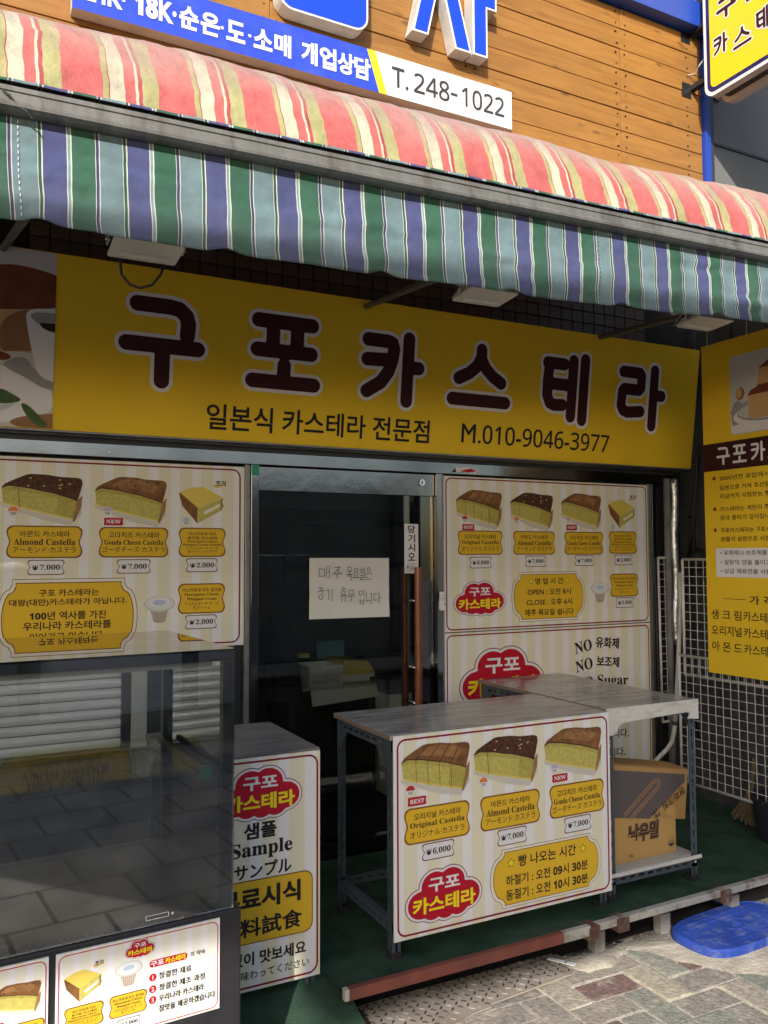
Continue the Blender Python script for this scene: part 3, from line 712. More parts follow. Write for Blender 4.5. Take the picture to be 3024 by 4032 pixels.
o = MB().box(0, 1.82, 0, .030, 0, .030, 'beam_white').build('front_beam', plat, loc=(2.30, 2.642, .113), rot=(0, 0, R(.9)), bevel=.003)
for x, rr in ((2.275, 0), (2.43, .3), (3.03, -.2)):
    mb = MB(); mb.box(x-.030, x+.030, 2.630+.016*(x-2.27), 2.70, .088, .141, 'rust'); mb.build('rusty_bracket', plat, bevel=.004)
mb = MB(); mb.tube([(2.268, 2.638, .113), (2.268, 2.60, .113)], .0, 'rust') if False else None
for x in (2.35, 2.71, 3.13, 3.60):
    mb = MB(); mb.box(x-.026, x+.026, 2.685, 2.735, -.02, .087, 'concrete'); mb.build('post', plat, bevel=.004)
MB().box(1.0, 4.04, 2.752, 3.6, -.019, -.001, 'gap_shade').build('gap_shade_strip', plat)  # flat dark strip painting the shade of the gutter gap under the platform
mb = MB(); mb.box(1.2, 4.04, 3.0, 3.05, -.001, .116, 'gap_shade'); mb.build('rear_beam', plat)

# ================================================================== SHOP BUILDING
shop = thing('shop_building', 'shop front with glass door, brown wall tiles and orange wooden cladding above the awning', 'building')
# wall core with the door opening and windows left open
mb = MB()
mb.box(-1.4, 1.205, 3.86, 4.0, 0, 3.4, 'wall_dark')
mb.box(2.31, 4.06, 3.86, 4.0, 0, 3.4, 'wall_dark')
mb.box(1.205, 2.31, 3.86, 4.0, 2.03, 3.4, 'wall_dark')
mb.box(-1.4, 4.33, 3.81, 4.0, 3.4, 6.0, 'wall_dark')
mb.build('wall', shop)
MB().box(-1.4, 4.06, 3.825, 3.86, 2.13, 3.40, 'grout').build('tile_backing', shop)
MB().box(4.06, 4.33, 2.0, 4.0, -.02, 3.4, 'wall_dark').build('side_wall', shop)
for y in (2.2, 2.42, 2.63, 2.86, 3.07, 3.30, 3.42, 3.55, 3.68):
    MB().box(4.045, 4.0605, y, y+.09 if y < 3.35 else y+.05, .14, 3.3, 'wall_dark').build('wall_panel', shop)
# small wall tiles above the sign
t0 = None; TW = .0705
for r_ in range(6):
    for c_ in range(46):
        x = .30+c_*TW*1.16; z = 2.80+r_*TW*1.0
        if x > 3.75: continue
        if t0 is None:
            t0 = MB().box(-.0385, .0385, 0, .012, -.0325, .0325, 'tile_brown').build('tile', shop, bevel=.002); o = t0
        else: o = copy_part(t0, shop, (0, 0, 0))
        o.location = (x, 3.8135+random.uniform(-.0015, .0015), z); o.rotation_euler = (random.uniform(-.02, .02), 0, random.uniform(-.02, .02))
# wooden cladding
PH = .1295
for k in range(13):
    z1 = 4.975-k*PH; z0 = z1-PH+.0045
    for (xa, xb) in ([(-1.4, 1.32), (1.3225, 3.585), (3.588, 4.278)] if k % 2 else [(-1.4, .72), (.7225, 3.585), (3.588, 4.278)]):
        o = MB().box(0, xb-xa, 0, .018, 0, z1-z0, 'plank').build('plank', shop, loc=(xa, 3.782+random.uniform(0, .004), z0), bevel=.003)
mb = MB()
for k in range(12):
    z = 4.975-k*PH-PH/2
    for x in (3.552, 3.622, 4.15, 1.29, 1.36, 2.45, 2.52):
        for dz in (-.035, .036): mb.tube([(x+random.uniform(-.012, .012), 3.7795, z+dz), (x, 3.7815, z+dz)], .0042, 'ink', 6)
tag(mb.build('nail_heads', shop), kind='stuff')
MB().box(-1.4, 4.33, 3.70, 3.81, 4.985, 5.15, 'blue_paint').build('blue_fascia', shop, bevel=.003)
MB().box(4.283, 4.328, 3.755, 3.81, 3.2, 4.984, 'blue_paint').build('blue_trim', shop, bevel=.002)
MB().box(-1.4, 4.33, 3.77, 3.81, 5.151, 6.0, 'wall_grey').build('upper_wall', shop)
# stainless header, window and door frames
MB().box(-1.4, 4.0, 3.775, 3.86, 2.036, 2.094, 'steel').build('header', shop, bevel=.002)
MB().box(-1.4, 4.03, 3.80, 3.86, 2.095, 2.129, 'dark_metal').build('header_groove', shop)
MB().box(-1.4, 4.03, 3.770, 3.80, 2.1185, 2.1285, 'aluminium').build('sign_rail', shop)
for x0, x1, y0 in ((1.2125, 1.236, 3.79), (1.2375, 1.275, 3.778), (2.249, 2.281, 3.778), (2.282, 2.299, 3.79), (3.748, 3.772, 3.79), (3.774, 3.806, 3.782)):
    MB().box(x0, x1, y0, 3.86, .136, 2.035, 'steel' if y0 < 3.785 else 'aluminium').build('jamb', shop, bevel=.002)
MB().box(3.808, 4.06, 3.84, 3.862, .136, 2.1, 'dark_metal').build('side_panel', shop)
MB().box(3.875, 3.90, 3.80, 3.84, .136, 2.05, 'dark_frame').build('jamb', shop)
p = Print(0); p.shape([(0, 0), (.06, .004), (.15, -.002), (.17, .022), (.10, .030), (.03, .026)], 'white_print', 1).shape([(.05, .008), (.10, .003), (.16, .010), (.12, .024)], 'logo_red', 2).shape([(.0, .0), (.03, .002), (.02, .02)], 'ink', 2)
p.build('torn_sticker', shop, loc=(2.34, 3.7745, 2.045))
p = Print(0); p.shape([(0, 0), (.012, -.004), (.016, .012), (.004, .016)], 'white_print', 1); p.build('torn_sticker', shop, loc=(.585, 3.7745, 2.050))
MB().box(1.2385, 1.2745, 3.774, 3.7775, 1.985, 2.034, 'green_plastic').build('tape_scrap', shop)
# door
door = MB().box(1.277, 2.247, 3.80, 3.84, 1.916, 2.030, 'steel').build('door', shop, bevel=.002); door['label'] = 'frameless glass door with stainless top rail and brown pull handle'
MB().box(1.280, 2.244, 3.814, 3.826, .215, 1.915, 'glass_door').build('glass_pane', door)
MB().box(1.277, 2.247, 3.80, 3.84, .14, .214, 'steel').build('bottom_rail', door, bevel=.002)
mb = MB(); mb.tube([(2.170, 3.799, 1.985), (2.170, 3.792, 1.985)], .017, 'chrome', 20); mb.box(2.167, 2.173, 3.790, 3.7925, 1.976, 1.994, 'ink'); mb.build('lock', door)
for yy in (3.748, 3.892):
    mb = MB(); mb.tube([(2.117, yy, .62), (2.117, yy, 1.545)], .019, 'handle_wood', 16)
    mb.build('pull_handle', door, smooth=False)
for z in (.85, 1.03, 1.37): MB().tube([(2.117, 3.757, z), (2.117, 3.882, z)], .012, 'chrome', 12).build('handle_standoff', door, smooth=True)
# slatted window under the left menu board
for xa, xb, ky in ((-1.38, .665, 'slat_bright'), (.85, 1.175, 'slat_dark')):
    s0 = None
    for k in range(10):
        z = .768+k*.0435
        if s0 is None:
            prof = [(0, 0), (-.012, .008), (-.014, .020), (-.012, .032), (0, .040), (.004, .0405), (.004, 0)]
            mb = MB(); n = len(prof); vs = [(0, y, zz) for y, zz in prof]+[(xb-xa, y, zz) for y, zz in prof]
            mb.add(vs, [(i, (i+1) % n, n+(i+1) % n, n+i) for i in range(n)]+[tuple(range(n)), tuple(range(2*n-1, n-1, -1))], ky)
            s0 = mb.build('slat', shop); o = s0
        else: o = copy_part(s0, shop, (0, 0, 0))
        o.location = (xa, 3.846, z)
for x, w_, ky in ((-.25, .05, 'dark_frame'), (.665, .04, 'dark_frame'), (.706, .068, 'wall_cream'), (.775, .07, 'dark_frame'), (1.176, .03, 'dark_frame')): MB().box(x, x+w_, 3.815, 3.86, .768, 1.2, ky).build('mullion', shop)
MB().box(-1.4, 1.205, 3.822, 3.862, .13, .764, 'wall_dark').build('kick_wall', shop)
MB().box(-1.4, 1.205, 3.80, 3.86, .7645, .7675, 'aluminium').build('window_sill', shop)
MB().box(2.30, 3.747, 3.81, 3.86, .136, .352, 'concrete').build('kick_wall', shop)
# room behind the door
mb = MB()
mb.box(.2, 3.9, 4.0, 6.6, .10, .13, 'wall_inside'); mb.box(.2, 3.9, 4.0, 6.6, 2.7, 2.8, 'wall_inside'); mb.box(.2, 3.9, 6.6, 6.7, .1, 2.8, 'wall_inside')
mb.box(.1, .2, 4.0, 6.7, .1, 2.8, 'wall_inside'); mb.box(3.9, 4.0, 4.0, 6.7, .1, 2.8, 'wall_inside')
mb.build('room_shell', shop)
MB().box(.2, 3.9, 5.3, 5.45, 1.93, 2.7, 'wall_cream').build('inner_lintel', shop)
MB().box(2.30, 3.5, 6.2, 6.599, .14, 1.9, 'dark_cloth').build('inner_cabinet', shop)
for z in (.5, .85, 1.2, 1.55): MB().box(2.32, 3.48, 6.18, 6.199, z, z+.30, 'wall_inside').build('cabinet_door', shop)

# ================================================================== NEIGHBOURS
nb = thing('neighbour_building', 'plain grey rendered building beyond the blue trim at the upper right', 'building')
MB().box(4.331, 9.5, 3.80, 4.2, 2.6, 6.5, 'wall_grey').build('wall', nb)
MB().box(4.332, 4.372, 3.77, 3.80, 2.6, 6.5, 'dark_metal').build('edge_strip', nb)
MB().box(4.41, 4.45, 3.775, 3.80, 4.6, 6.5, 'wall_grey').build('conduit', nb)
MB().box(4.40, 9.4, 3.79, 3.80, 4.30, 4.315, 'dark_metal').build('wall_joint', nb)
MB().box(4.35, 9.5, 2.0, 4.0, -.02, 2.59, 'wall_dark').build('lower_wall', nb)
# across the alley: low shuttered shop and an added unseen hoarding shading the front
op = thing('opposite_building', 'low shuttered shop across the alley, seen only in the glass', 'building')
MB().box(-1.7, 6.0, -3.9, -3.7, 0, 2.7, 'concrete').build('wall', op)
for x in (-1.75, .18, 1.15, 3.2, 5.9): MB().box(x, x+.16, -3.7, -3.52, 0, 2.7, 'wall_grey').build('pillar', op)
for x0, x1, ky in ((-1.59, .18, 'shutter_white'), (.34, 1.15, 'shutter'), (1.31, 3.2, 'shutter_white'), (3.36, 5.9, 'shutter')):
    p = MB().box(x0, x1, -3.70, -3.66, .12, 2.69, ky).build('shutter', op)
    for k in range(24):
        z = .14+k*.106
        MB().box(x0+.01, x1-.01, -3.66, -3.648, z, z+.085, ky).build('shutter_slat', p, bevel=.004)
MB().box(-1.6, 6.0, -3.66, -2.6, 0, .12, 'green_mat').build('shop_step', op)
hb = thing('shade_hoarding', 'added unseen hoarding on posts, shaped to shade the shop front', 'hoarding')
MB().prism([(-2.95, 3.56), (-1.9, 3.56), (-.6, 3.645), (7.0, 3.645), (7.0, 6.10), (-2.95, 5.725)], -3.25, -3.0, 'wall_grey').build('panel', hb)
MB().prism([(-12.0, 3.86), (-2.952, 3.86), (-2.952, 5.725), (-12.0, 5.45)], -3.25, -3.0, 'wall_grey').build('panel', hb)
for x in (-11.5, -7.0, 2.5, 6.0): MB().box(x, x+.12, -3.24, -3.12, 0, 3.87 if x < -2.95 else 3.65, 'dark_metal').build('post', hb)

# ================================================================== AWNING
aw = thing('striped_awning', 'retractable awning with red striped cloth on top and blue green striped valance', 'awning')
AX0, AX1, AY = -2.4, 3.75, 2.30
zb = lambda x: 2.807+.0245*x                       # top of the front bar
vb = lambda x: 2.466+.0045*x+.0088*x*x             # hem of the valance
dxb = AX1-AX0
ang = -math.atan(.0245)
prof = [(-.020, -.071), (-.036, -.066), (-.038, -.058), (-.034, -.052), (-.026, -.047), (-.026, -.030), (-.023, -.028), (-.023, -.024), (-.027, -.022), (-.027, -.010), (-.020, -.008), (-.014, -.001), (.030, -.001), (.030, -.071)]
mb = MB(); n = len(prof)
vs = [(AX0, AY+y, zb(AX0)+z) for y, z in prof]+[(AX1, AY+y, zb(AX1)+z) for y, z in prof]
mb.add(vs, [(i, (i+1) % n, n+(i+1) % n, n+i) for i in range(n)]+[tuple(range(n)), tuple(range(2*n-1, n-1, -1))], 'awning_bar')
mb.build('front_bar', aw)
def cloth(x0, x1, nx, nt, P, U, key, name, thick=0):
    m_ = MB(); m_.uv = []
    for j in range(nt+1):
        for i in range(nx+1):
            x = x0+(x1-x0)*i/nx; t = j/nt
            m_.v.append(P(x, t)); m_.uv.append(U(x, t))
    for j in range(nt):
        for i in range(nx):
            a = j*(nx+1)+i; m_.f.append((a, a+1, a+nx+2, a+nx+1)); m_.m.append(key)
    o = m_.build(name, aw, smooth=True)
    if thick:
        so = o.modifiers.new('thickness', 'SOLIDIFY'); so.thickness = thick; so.offset = 0
    return o
def PV(x, t):
    top = zb(x)-.069; bot = vb(x)+.004*noise.noise(Vector((x*3.2, 7, 0)))+.002*noise.noise(Vector((x*15, 3, 0)))
    bump = max(0, math.cos((x-.17)*2*math.pi/.50))**10*.015
    bot += bump
    y = AY+.010+.007*t*noise.noise(Vector((x*4.5, t*2, 1)))+.002*t*math.sin(x*10+2*t)+.009*t*t*noise.noise(Vector((x*2.2, 4, 2)))+min(1, t*4)*(.009*noise.noise(Vector((x*2+2.6*t, t*5, 6)))+.005*noise.noise(Vector((x*6-5*t, t*9, 3)))+.0022*noise.noise(Vector((x*15+9*t, t*22, 3))))-.02*bump*t
    return (x+.006*t*noise.noise(Vector((x*6, t*3, 9)))+.012*t, y, top+(bot-top)*t)
cloth(AX0, AX1, 440, 22, PV, lambda x, t: (x-.1079+3.4640, t*.28), 'valance', 'valance', .0016)
# piping where the valance cloth wraps the bar
cloth(AX0, AX1, 300, 5, lambda x, t: (x, AY-.018+.022*math.cos(math.pi*t*1.1)*-1+.010, zb(x)+.001+.016*math.sin(math.pi*t)+.002*noise.noise(Vector((x*20, 0, 0)))), lambda x, t: (x-.1079+3.4640, t*.02), 'valance', 'piping')
KP = [(-.012, .008), (.0, .05), (.018, .11), (.05, .18), (.10, .245), (.17, .30), (.27, .345), (.42, .385), (.70, .43), (1.05, .47), (1.47, .50)]
def PC(x, t):
    f = t**1.15*(len(KP)-1); a = min(int(f), len(KP)-2); f -= a
    p0, p1, p2, p3 = (Vector(KP[max(0, min(len(KP)-1, a+q))]) for q in (-1, 0, 1, 2))
    v = .5*((2*p1)+(p2-p0)*f+(2*p0-5*p1+4*p2-p3)*f*f+(3*p1-p0-3*p2+p3)*f**3)
    amp = min(1, t*5)*(1-.3*t)
    sag = .025*noise.noise(Vector((x*1.1, 11, 0)))*min(1, t*2.2)
    nz_ = .012*noise.noise(Vector((x*2.4, t*4, 0)))+.006*noise.noise(Vector((x*6+t*9, t*7, 4)))+.006*noise.noise(Vector((x*11-15*t, t*9, 8)))+.0025*noise.noise(Vector((x*31+19*t, t*24, 8)))
    xx = x+amp*(.009*noise.noise(Vector((x*3, t*5, 12)))+.004*noise.noise(Vector((x*11, t*15, 2))))-.05*t*t
    return (xx, AY+v.x-.3*nz_*amp, zb(x)+v.y*1.02+nz_*amp+sag)
cloth(AX0, AX1, 400, 56, PC, lambda x, t: (x-.332+.252*12, t), 'cover_red', 'cover_cloth', .002)
for a, b in (((.149, 3.76, 2.872), (.16, 2.34, 2.512)), ((1.795, 3.76, 2.845), (1.488, 2.34, 2.562)), ((3.295, 3.76, 2.863), (2.794, 2.36, 2.625))):
    mb = MB(); mb.tube([a, b], .014, 'arm_grey', 10); mb.tube([(a[0], 3.745, a[2]), (a[0], 3.80, a[2])], .03, 'dark_metal', 8)
    mb.build('arm', aw, smooth=False)
# torn edge binding at the left
mb = MB(); mb.tube([(.085, 2.272, 2.782), (.10, 2.262, 2.768), (.118, 2.268, 2.75), (.142, 2.262, 2.735), (.155, 2.268, 2.722)], .0028, 'ink_grey', 6); mb.build('loose_thread', aw)
for xs_, key in ((.123, 'white_print'), (2.062, 'ink_grey')):
    st = MB()
    for k in range(16):
        t = .04+k/17; p = PV(xs_, t); q = PV(xs_, t+.03); st.tube([(p[0], p[1]-.003, p[2]), (q[0], q[1]-.003, q[2])], .0014, key, 4)
    tag(st.build('seam_stitching', aw), kind='stuff')

# ================================================================== SIGNS ABOVE
js = thing('jewellery_sign', 'long blue and white board with phone number fixed on the wooden cladding', 'sign', (0, 3.71, 0))
JZ0, JZ1 = 3.966, 4.180
b1 = MB().prism([(.403, JZ0), (1.884, JZ0), (1.815, JZ1), (.403, JZ1)], 0, .068, 'blue_sign', 'white_side').build('blue_panel', js)
b2 = MB().prism([(1.930, JZ0), (2.711, JZ0), (2.711, JZ1), (1.862, JZ1)], 0, .068, 'white_paint', 'white_side').build('white_panel', js)
b3 = MB().prism([(1.884, JZ0+.0003), (1.930, JZ0+.0003), (1.862, JZ1-.0003), (1.815, JZ1-.0003)], .0005, .068, 'yellow_stripe', 'white_side').build('yellow_stripe', js)
def lettering(parent, items, base=.001, name='lettering', key='ink', bold=.018, fat=0.0):
    for it in items:
        p = Print(base); p.text(it[0], it[1], it[2], it[3], it[4], it[5] if len(it) > 5 and it[5] else key, 1, bold=0.0 if fat else (it[6] if len(it) > 6 else bold), fat=fat); p.build(name, parent)
lettering(b1, [('24K·', .540, 4.066, .17, .105), (sansd('18K·', True), .755, 4.066, .19, .105), ('순', .907, 4.066, .090, .108), ('은', 1.006, 4.066, .090, .108), ('·', 1.062, 4.066, .016, .016), ('도', 1.128, 4.066, .092, .100), ('·', 1.196, 4.066, .016, .016), ('소', 1.262, 4.066, .094, .100), ('매', 1.362, 4.066, .086, .112), ('개', 1.500, 4.066, .086, .114), ('업', 1.599, 4.066, .090, .112), ('상', 1.696, 4.066, .092, .112), ('담', 1.789, 4.066, .092, .112)], .002, key='white_print', bold=.038)
lettering(b2, [('T.', 2.005, 4.072, .095, .105), (sansd('248'), 2.195, 4.074, .215, .106), ('-', 2.333, 4.070, .042, .013), (sansd('1022'), 2.520, 4.075, .275, .106)], .002, key='ink_grey', fat=.014)
# big channel letters (only their feet come into the picture)
def channel(name, label, outlines, y0=3.695, y1=3.778):
    t = thing(name, label, 'sign letter', (0, 0, 0), group='blue channel letters on the wooden cladding')
    for pts in outlines:
        n = len(pts); cx = sum(p[0] for p in pts)/n; cz = sum(p[1] for p in pts)/n
        MB().prism(pts, y0, y1, 'white_paint', 'white_side').build('letter_body', t)
        a = sum(pts[i-1][0]*pts[i][1]-pts[i][0]*pts[i-1][1] for i in range(n)); sg = 1 if a > 0 else -1
        ins = []
        for i in range(n):
            p0, p1, p2 = Vector(pts[i-1]), Vector(pts[i]), Vector(pts[(i+1) % n])
            d1 = (p1-p0).normalized(); d2 = (p2-p1).normalized(); n1 = Vector((-d1.y, d1.x))*sg; n2 = Vector((-d2.y, d2.x))*sg
            bis = (n1+n2); bis = bis/max(.25, bis.dot(n1)); ins.append(tuple(p1+bis*.011))
        MB().prism(ins, y0-.0025, y0-.0002, 'blue_face').build('letter_face', t)
    return t
mo = rrect(1.335, 1.815, 4.250, 4.62, .075, 6)
channel('channel_letter', 'white sided blue letter with a rounded bottom above the blue board', [mo, [(1.28, 4.68), (1.86, 4.68), (1.86, 4.76), (1.28, 4.76)]])
channel('channel_letter', 'blue letter with two slanting legs and an upright above the phone number',
        [[(2.072, 4.345), (2.168, 4.345), (2.300, 4.92), (2.205, 4.92)], [(2.335, 4.318), (2.438, 4.318), (2.310, 4.80), (2.215, 4.80)],
         [(2.448, 4.320), (2.543, 4.320), (2.543, 4.60), (2.605, 4.60), (2.605, 4.69), (2.543, 4.69), (2.543, 5.0), (2.448, 5.0)]])
# projecting sign on its bracket
ps = thing('projecting_sign', 'yellow projecting sign with navy outline on a black wall bracket', 'sign', (4.15, 3.64, 4.46), (0, 0, R(-90)))
PWD, PHT = 1.05, 1.35
MB().prism(rrect(0, PWD, 0, PHT, .075, 8), 0, .055, 'white_paint', 'white_side').build('front_frame', ps, bevel=.008)
MB().prism(rrect(.02, PWD-.02, .03, PHT-.02, .06, 8), .0552, .15, 'black_plastic').build('sign_core', ps)
MB().prism(rrect(0, PWD, 0, PHT, .075, 8), .1502, .205, 'white_paint', 'white_side').build('rear_frame', ps, bevel=.008)
p = Print(.0005); p.shape(rrect(.022, PWD-.022, .022, PHT-.022, .058), 'navy', 1); p.shape(rrect(.048, PWD-.048, .048, PHT-.048, .04), 'proj_yellow', 2); p.build('sign_face', ps)
for ch, x0, x1, z0 in (('구', .09, .27, .42), ('포', .31, .47, .42), ('카', .065, .20, .215), ('스', .215, .365, .175), ('테', .375, .49, .20), ('라', .52, .64, .20)):
    stroke_letter(ps, ch, x0, x1, z0, z0+(.17 if z0 > .4 else .155), .0085 if z0 < .4 else .011, .008, .0005, ('white_print', 'sign_brown'), L=4, cell=.004)
mb = MB()
for z in (.14, .50):
    mb.box(-.155, -.001, .03, .034, z, z+.035, 'black_plastic'); mb.box(-.155, -.001, .03, .065, z, z+.004, 'black_plastic')
    mb.box(-.146, -.141, -.045, .035, z-.05, z+.045, 'black_plastic')
mb.box(-.022, -.001, .025, .075, .10, .60, 'black_plastic'); mb.build('bracket', ps)
MB().tube([(-.14, .01, .24), (-.10, .03, .235), (-.06, .02, .26), (-.02, .04, .31)], .004, 'pipe_white', 6).build('wire', ps)

# ================================================================== MAIN SIGN
sg = thing('shop_sign', 'wide yellow fascia sign with large brown letters edged in white', 'sign', (0, 3.715, 2.132), (R(7.2), 0, 0))
SX0, SX1, SH = -.75, 4.035, .725
MB().box(SX0, SX1, 0, .035, 0, SH, 'sign_yellow').build('sign_panel', sg, bevel=.002)
MB().box(SX0, SX1-.01, -.004, .03, -.008, -.0005, 'aluminium').build('lower_edge', sg)
# photograph printed at the left end: cake, cup, plate, leaf
p = Print(.0006); X0 = .352
def soft(q, it=3):
    for _ in range(it):
        o = []
        for i in range(len(q)):
            (ax, ay), (bx2, by2) = q[i], q[(i+1) % len(q)]; o += [(.75*ax+.25*bx2, .75*ay+.25*by2), (.25*ax+.75*bx2, .25*ay+.75*by2)]
        q = o
    return q
def S(q, m, l):
    r_ = []
    for x, z in (soft(q) if l > 1 else q):
        c_ = (min(X0, max(SX0+.01, x)), min(SH-.004, max(.004, z)))
        if not r_ or (Vector(c_)-Vector(r_[-1])).length > 1e-4: r_.append(c_)
    p.shape(r_, m, l)
S([(SX0, 0), (X0, 0), (X0, SH), (SX0, SH)], 'photo_grey', 1)
S([(SX0, 0), (X0, 0), (X0, .22), (.05, .26), (SX0, .30)], 'white_print', 2)
S([(SX0, .62), (-.02, .585), (.10, .64), (.22, .66), (.42, .62), (.42, .51), (.20, .475), (.08, .465), (SX0, .42)], 'photo_crust', 3)
S([(SX0, .42), (.08, .465), (.20, .475), (.42, .51), (.42, .30), (.22, .31), (.13, .30), (SX0, .28)], 'photo_tan', 3)
S([(.15, .47), (.42, .505), (.42, .33), (.20, .31), (.14, .30)], 'photo_tan_dark', 3.5)
S([(SX0, .335), (.03, .325), (.15, .305), (.20, .285), (.155, .262), (.03, .29), (SX0, .30)], 'photo_crust', 4)
S([(SX0, .285), (.06, .283), (.155, .262), (.145, .10), (SX0, .08)], 'photo_tan', 4)
S([(.05, .283), (.155, .262), (.145, .10), (.07, .095)], 'cake_paper', 4.2)
S([(SX0, .24), (-.02, .235), (.045, .25), (.055, .235), (.02, .20), (SX0, .16)], 'photo_crust', 4.5)
cup_ = [(.238, .455), (.25, .48), (.29, .492), (.46, .500), (.46, .185), (.32, .20), (.285, .24), (.262, .33)]
S(cup_, 'white_print', 5); S([(.255, .455), (.30, .415), (.46, .385), (.46, .482), (.30, .478), (.262, .468)], 'photo_shadow', 5.3); S([(.285, .432), (.32, .40), (.46, .39), (.46, .435), (.32, .436)], 'coffee', 5.6)
S([(.238, .30), (.285, .23), (.33, .195), (.46, .185), (.46, .15), (.31, .165), (.26, .20), (.165, .24), (.16, .26)], 'photo_shadow', 4.6)
S([(SX0, .055), (.0, .062), (.12, .075), (.21, .112), (.20, .085), (.10, .035), (SX0, .02)], 'photo_grey', 6)
S([(.02, .10), (.06, .085), (.10, .10), (.15, .092), (.21, .10), (.235, .115), (.20, .135), (.16, .155), (.12, .15), (.08, .125)], 'foliage_green', 6.5)
S([(.225, .105), (.26, .095), (.30, .055), (.345, .01), (.30, .006), (.25, .05)], 'foliage_green', 6.6)
S([(.16, .008), (.24, .055), (.46, .075), (.46, -.03)], 'photo_tan_dark', 6.2)
p.build('printed_picture', sg)
for ch, x0, x1, z0, z1 in (('구', .572, 1.015, .165, .655), ('포', 1.142, 1.574, .205, .640), ('카', 1.718, 2.148, .185, .630), ('스', 2.236, 2.669, .205, .625), ('테', 2.815, 3.231, .180, .632), ('라', 3.366, 3.803, .180, .632)):
    stroke_letter(sg, ch, x0, x1, z0, z1, .0335, .0165, .0008, ('white_print', 'sign_brown'), L=1, cell=.0065)
lettering(sg, [('일본식', 1.157, .104, .315, .118), ('카스테라', 1.580, .106, .436, .116), ('전문점', 1.999, .107, .326, .118), ], .001, bold=.016)
lettering(sg, [('M', 2.400, .115, .085, .098), (sansd('.010-9046-3977'), 2.912, .115, .90, .098)], .001, fat=.016)

# ---- floodlights under the awning
def flood(loc, rz, label, cable=True):
    t = thing('floodlight', label, 'lamp', loc, (R(-3), 0, rz), group='floodlights under the awning')
    w_, d_ = .200, .150
    MB().prism([(x, z) for x, z in ((-w_/2+.02, .030), (w_/2-.02, .030), (w_/2-.004, .010), (w_/2, 0), (-w_/2, 0), (-w_/2+.004, .010))], -d_/2+.004, d_/2-.004, 'lamp_grey').build('housing', t, bevel=.003)
    o = MB(); vs = rrect(-w_/2, w_/2, -d_/2, d_/2, .012); n = len(vs)
    o.add([(x, y, 0) for x, y in vs]+[(x, y, -.006) for x, y in vs], [tuple(range(n)), tuple(range(2*n-1, n-1, -1))]+[(i, (i+1) % n, n+(i+1) % n, n+i) for i in range(n)], 'lens'); o.build('lens', t)
    MB().box(-w_*.36, w_*.36, d_*.14, d_*.34, -.0085, -.0062, 'cup_lid').build('light_strip', t)
    mb = MB()
    for i in range(12): mb.box(-w_/2+.024+i*.0135, -w_/2+.029+i*.0135, -d_/2+.012, d_/2-.012, .030, .046, 'lamp_grey')
    mb.build('cooling_fins', t)
    mb = MB(); mb.box(-w_/2-.010, -w_/2-.006, -.012, .012, .002, .10, 'lamp_grey'); mb.box(w_/2+.006, w_/2+.010, -.012, .012, .002, .10, 'lamp_grey'); mb.box(-w_/2-.010, w_/2+.010, -.012, .012, .10, .104, 'lamp_grey')
    for sx in (-1, 1): mb.tube([(sx*(w_/2+.002), 0, .015), (sx*(w_/2+.016), 0, .015)], .008, 'chrome', 10)
    mb.build('bracket', t)
    if cable:
        MB().tube([(-.055, .07, .03), (-.06, .085, -.01), (-.055, .09, -.05), (-.03, .09, -.078), (0, .09, -.085), (.035, .09, -.07), (.06, .085, -.035), (.075, .07, .02)], .0042, 'cable', 8).build('cable', t, smooth=True)
    return t
flood((.483, 2.468, 2.502), R(-1), 'white floodlight with a hanging black cable loop, nearest the cup picture')
flood((1.712, 2.520, 2.552), R(-3), 'white floodlight in the middle of the three under the awning', False)
flood((2.862, 2.545, 2.603), R(-3), 'white floodlight nearest the tall yellow banner, half behind the hem', False)
MB().tube([(-.095, 0, .05), (-.10, .06, -.0), (-.09, .07, -.03), (-.07, .06, -.04)], .003, 'cable', 6).build('cable', [o for o in bpy.data.objects if o.name.startswith('floodlight')][-1])

# ================================================================== MENU BOARDS
def board(name, label, x, y, z, w_, h_, bkey='board_stripe', th=.006, cat='menu board', rot=(0, 0, 0), group=None, x0=0.0):
    t = thing(name, label, cat, (x, y, z), rot, group)
    MB().box(x0, w_, 0, th, 0, h_, bkey).build('panel', t)
    return t
BB = .0006
lm = board('menu_board', 'striped menu board left of the door with almond and gouda cakes', -.5, 3.792, 1.192, 1.708, .830, x0=.265)
cake(lm, .488, .650, .297, .217, 'original', BB); badge(lm, .393, .598, .020, 'badge_red', BB, 6); tag_red(lm, .417, .555, .078, .033, 'BEST', BB); name_label(lm, .494, .472, .278, .120, NAMES['original'], BB); price_tag(lm, .494, .365, .134, .054, '6,000', BB); logo(lm, .455, .160, .340, .190, BB)
border(lm, .277, 1.690, .012, .818, .04, .007, BB)
cake(lm, .828, .653, .317, .217, 'almond', BB); cake(lm, 1.192, .653, .307, .221, 'gouda', BB); slice_pic(lm, 1.502, .646, .202, .170, BB)
badge(lm, .715, .601, .022, 'badge_orange', BB, 6); badge(lm, 1.091, .609, .021, 'badge_lilac', BB, 6); badge(lm, 1.433, .571, .019, 'badge_blue', BB, 6)
tag_red(lm, 1.117, .564, .082, .033, 'NEW', BB)
name_label(lm, .840, .474, .288, .125, NAMES['almond'], BB); name_label(lm, 1.206, .474, .288, .122, NAMES['gouda'], BB); name_label(lm, 1.510, .475, .206, .122, NAMES['slice'], BB)
price_tag(lm, .846, .367, .138, .056, '7,000', BB); price_tag(lm, 1.206, .368, .138, .055, '7,000', BB); price_tag(lm, 1.509, .371, .138, .055, '2,000', BB)
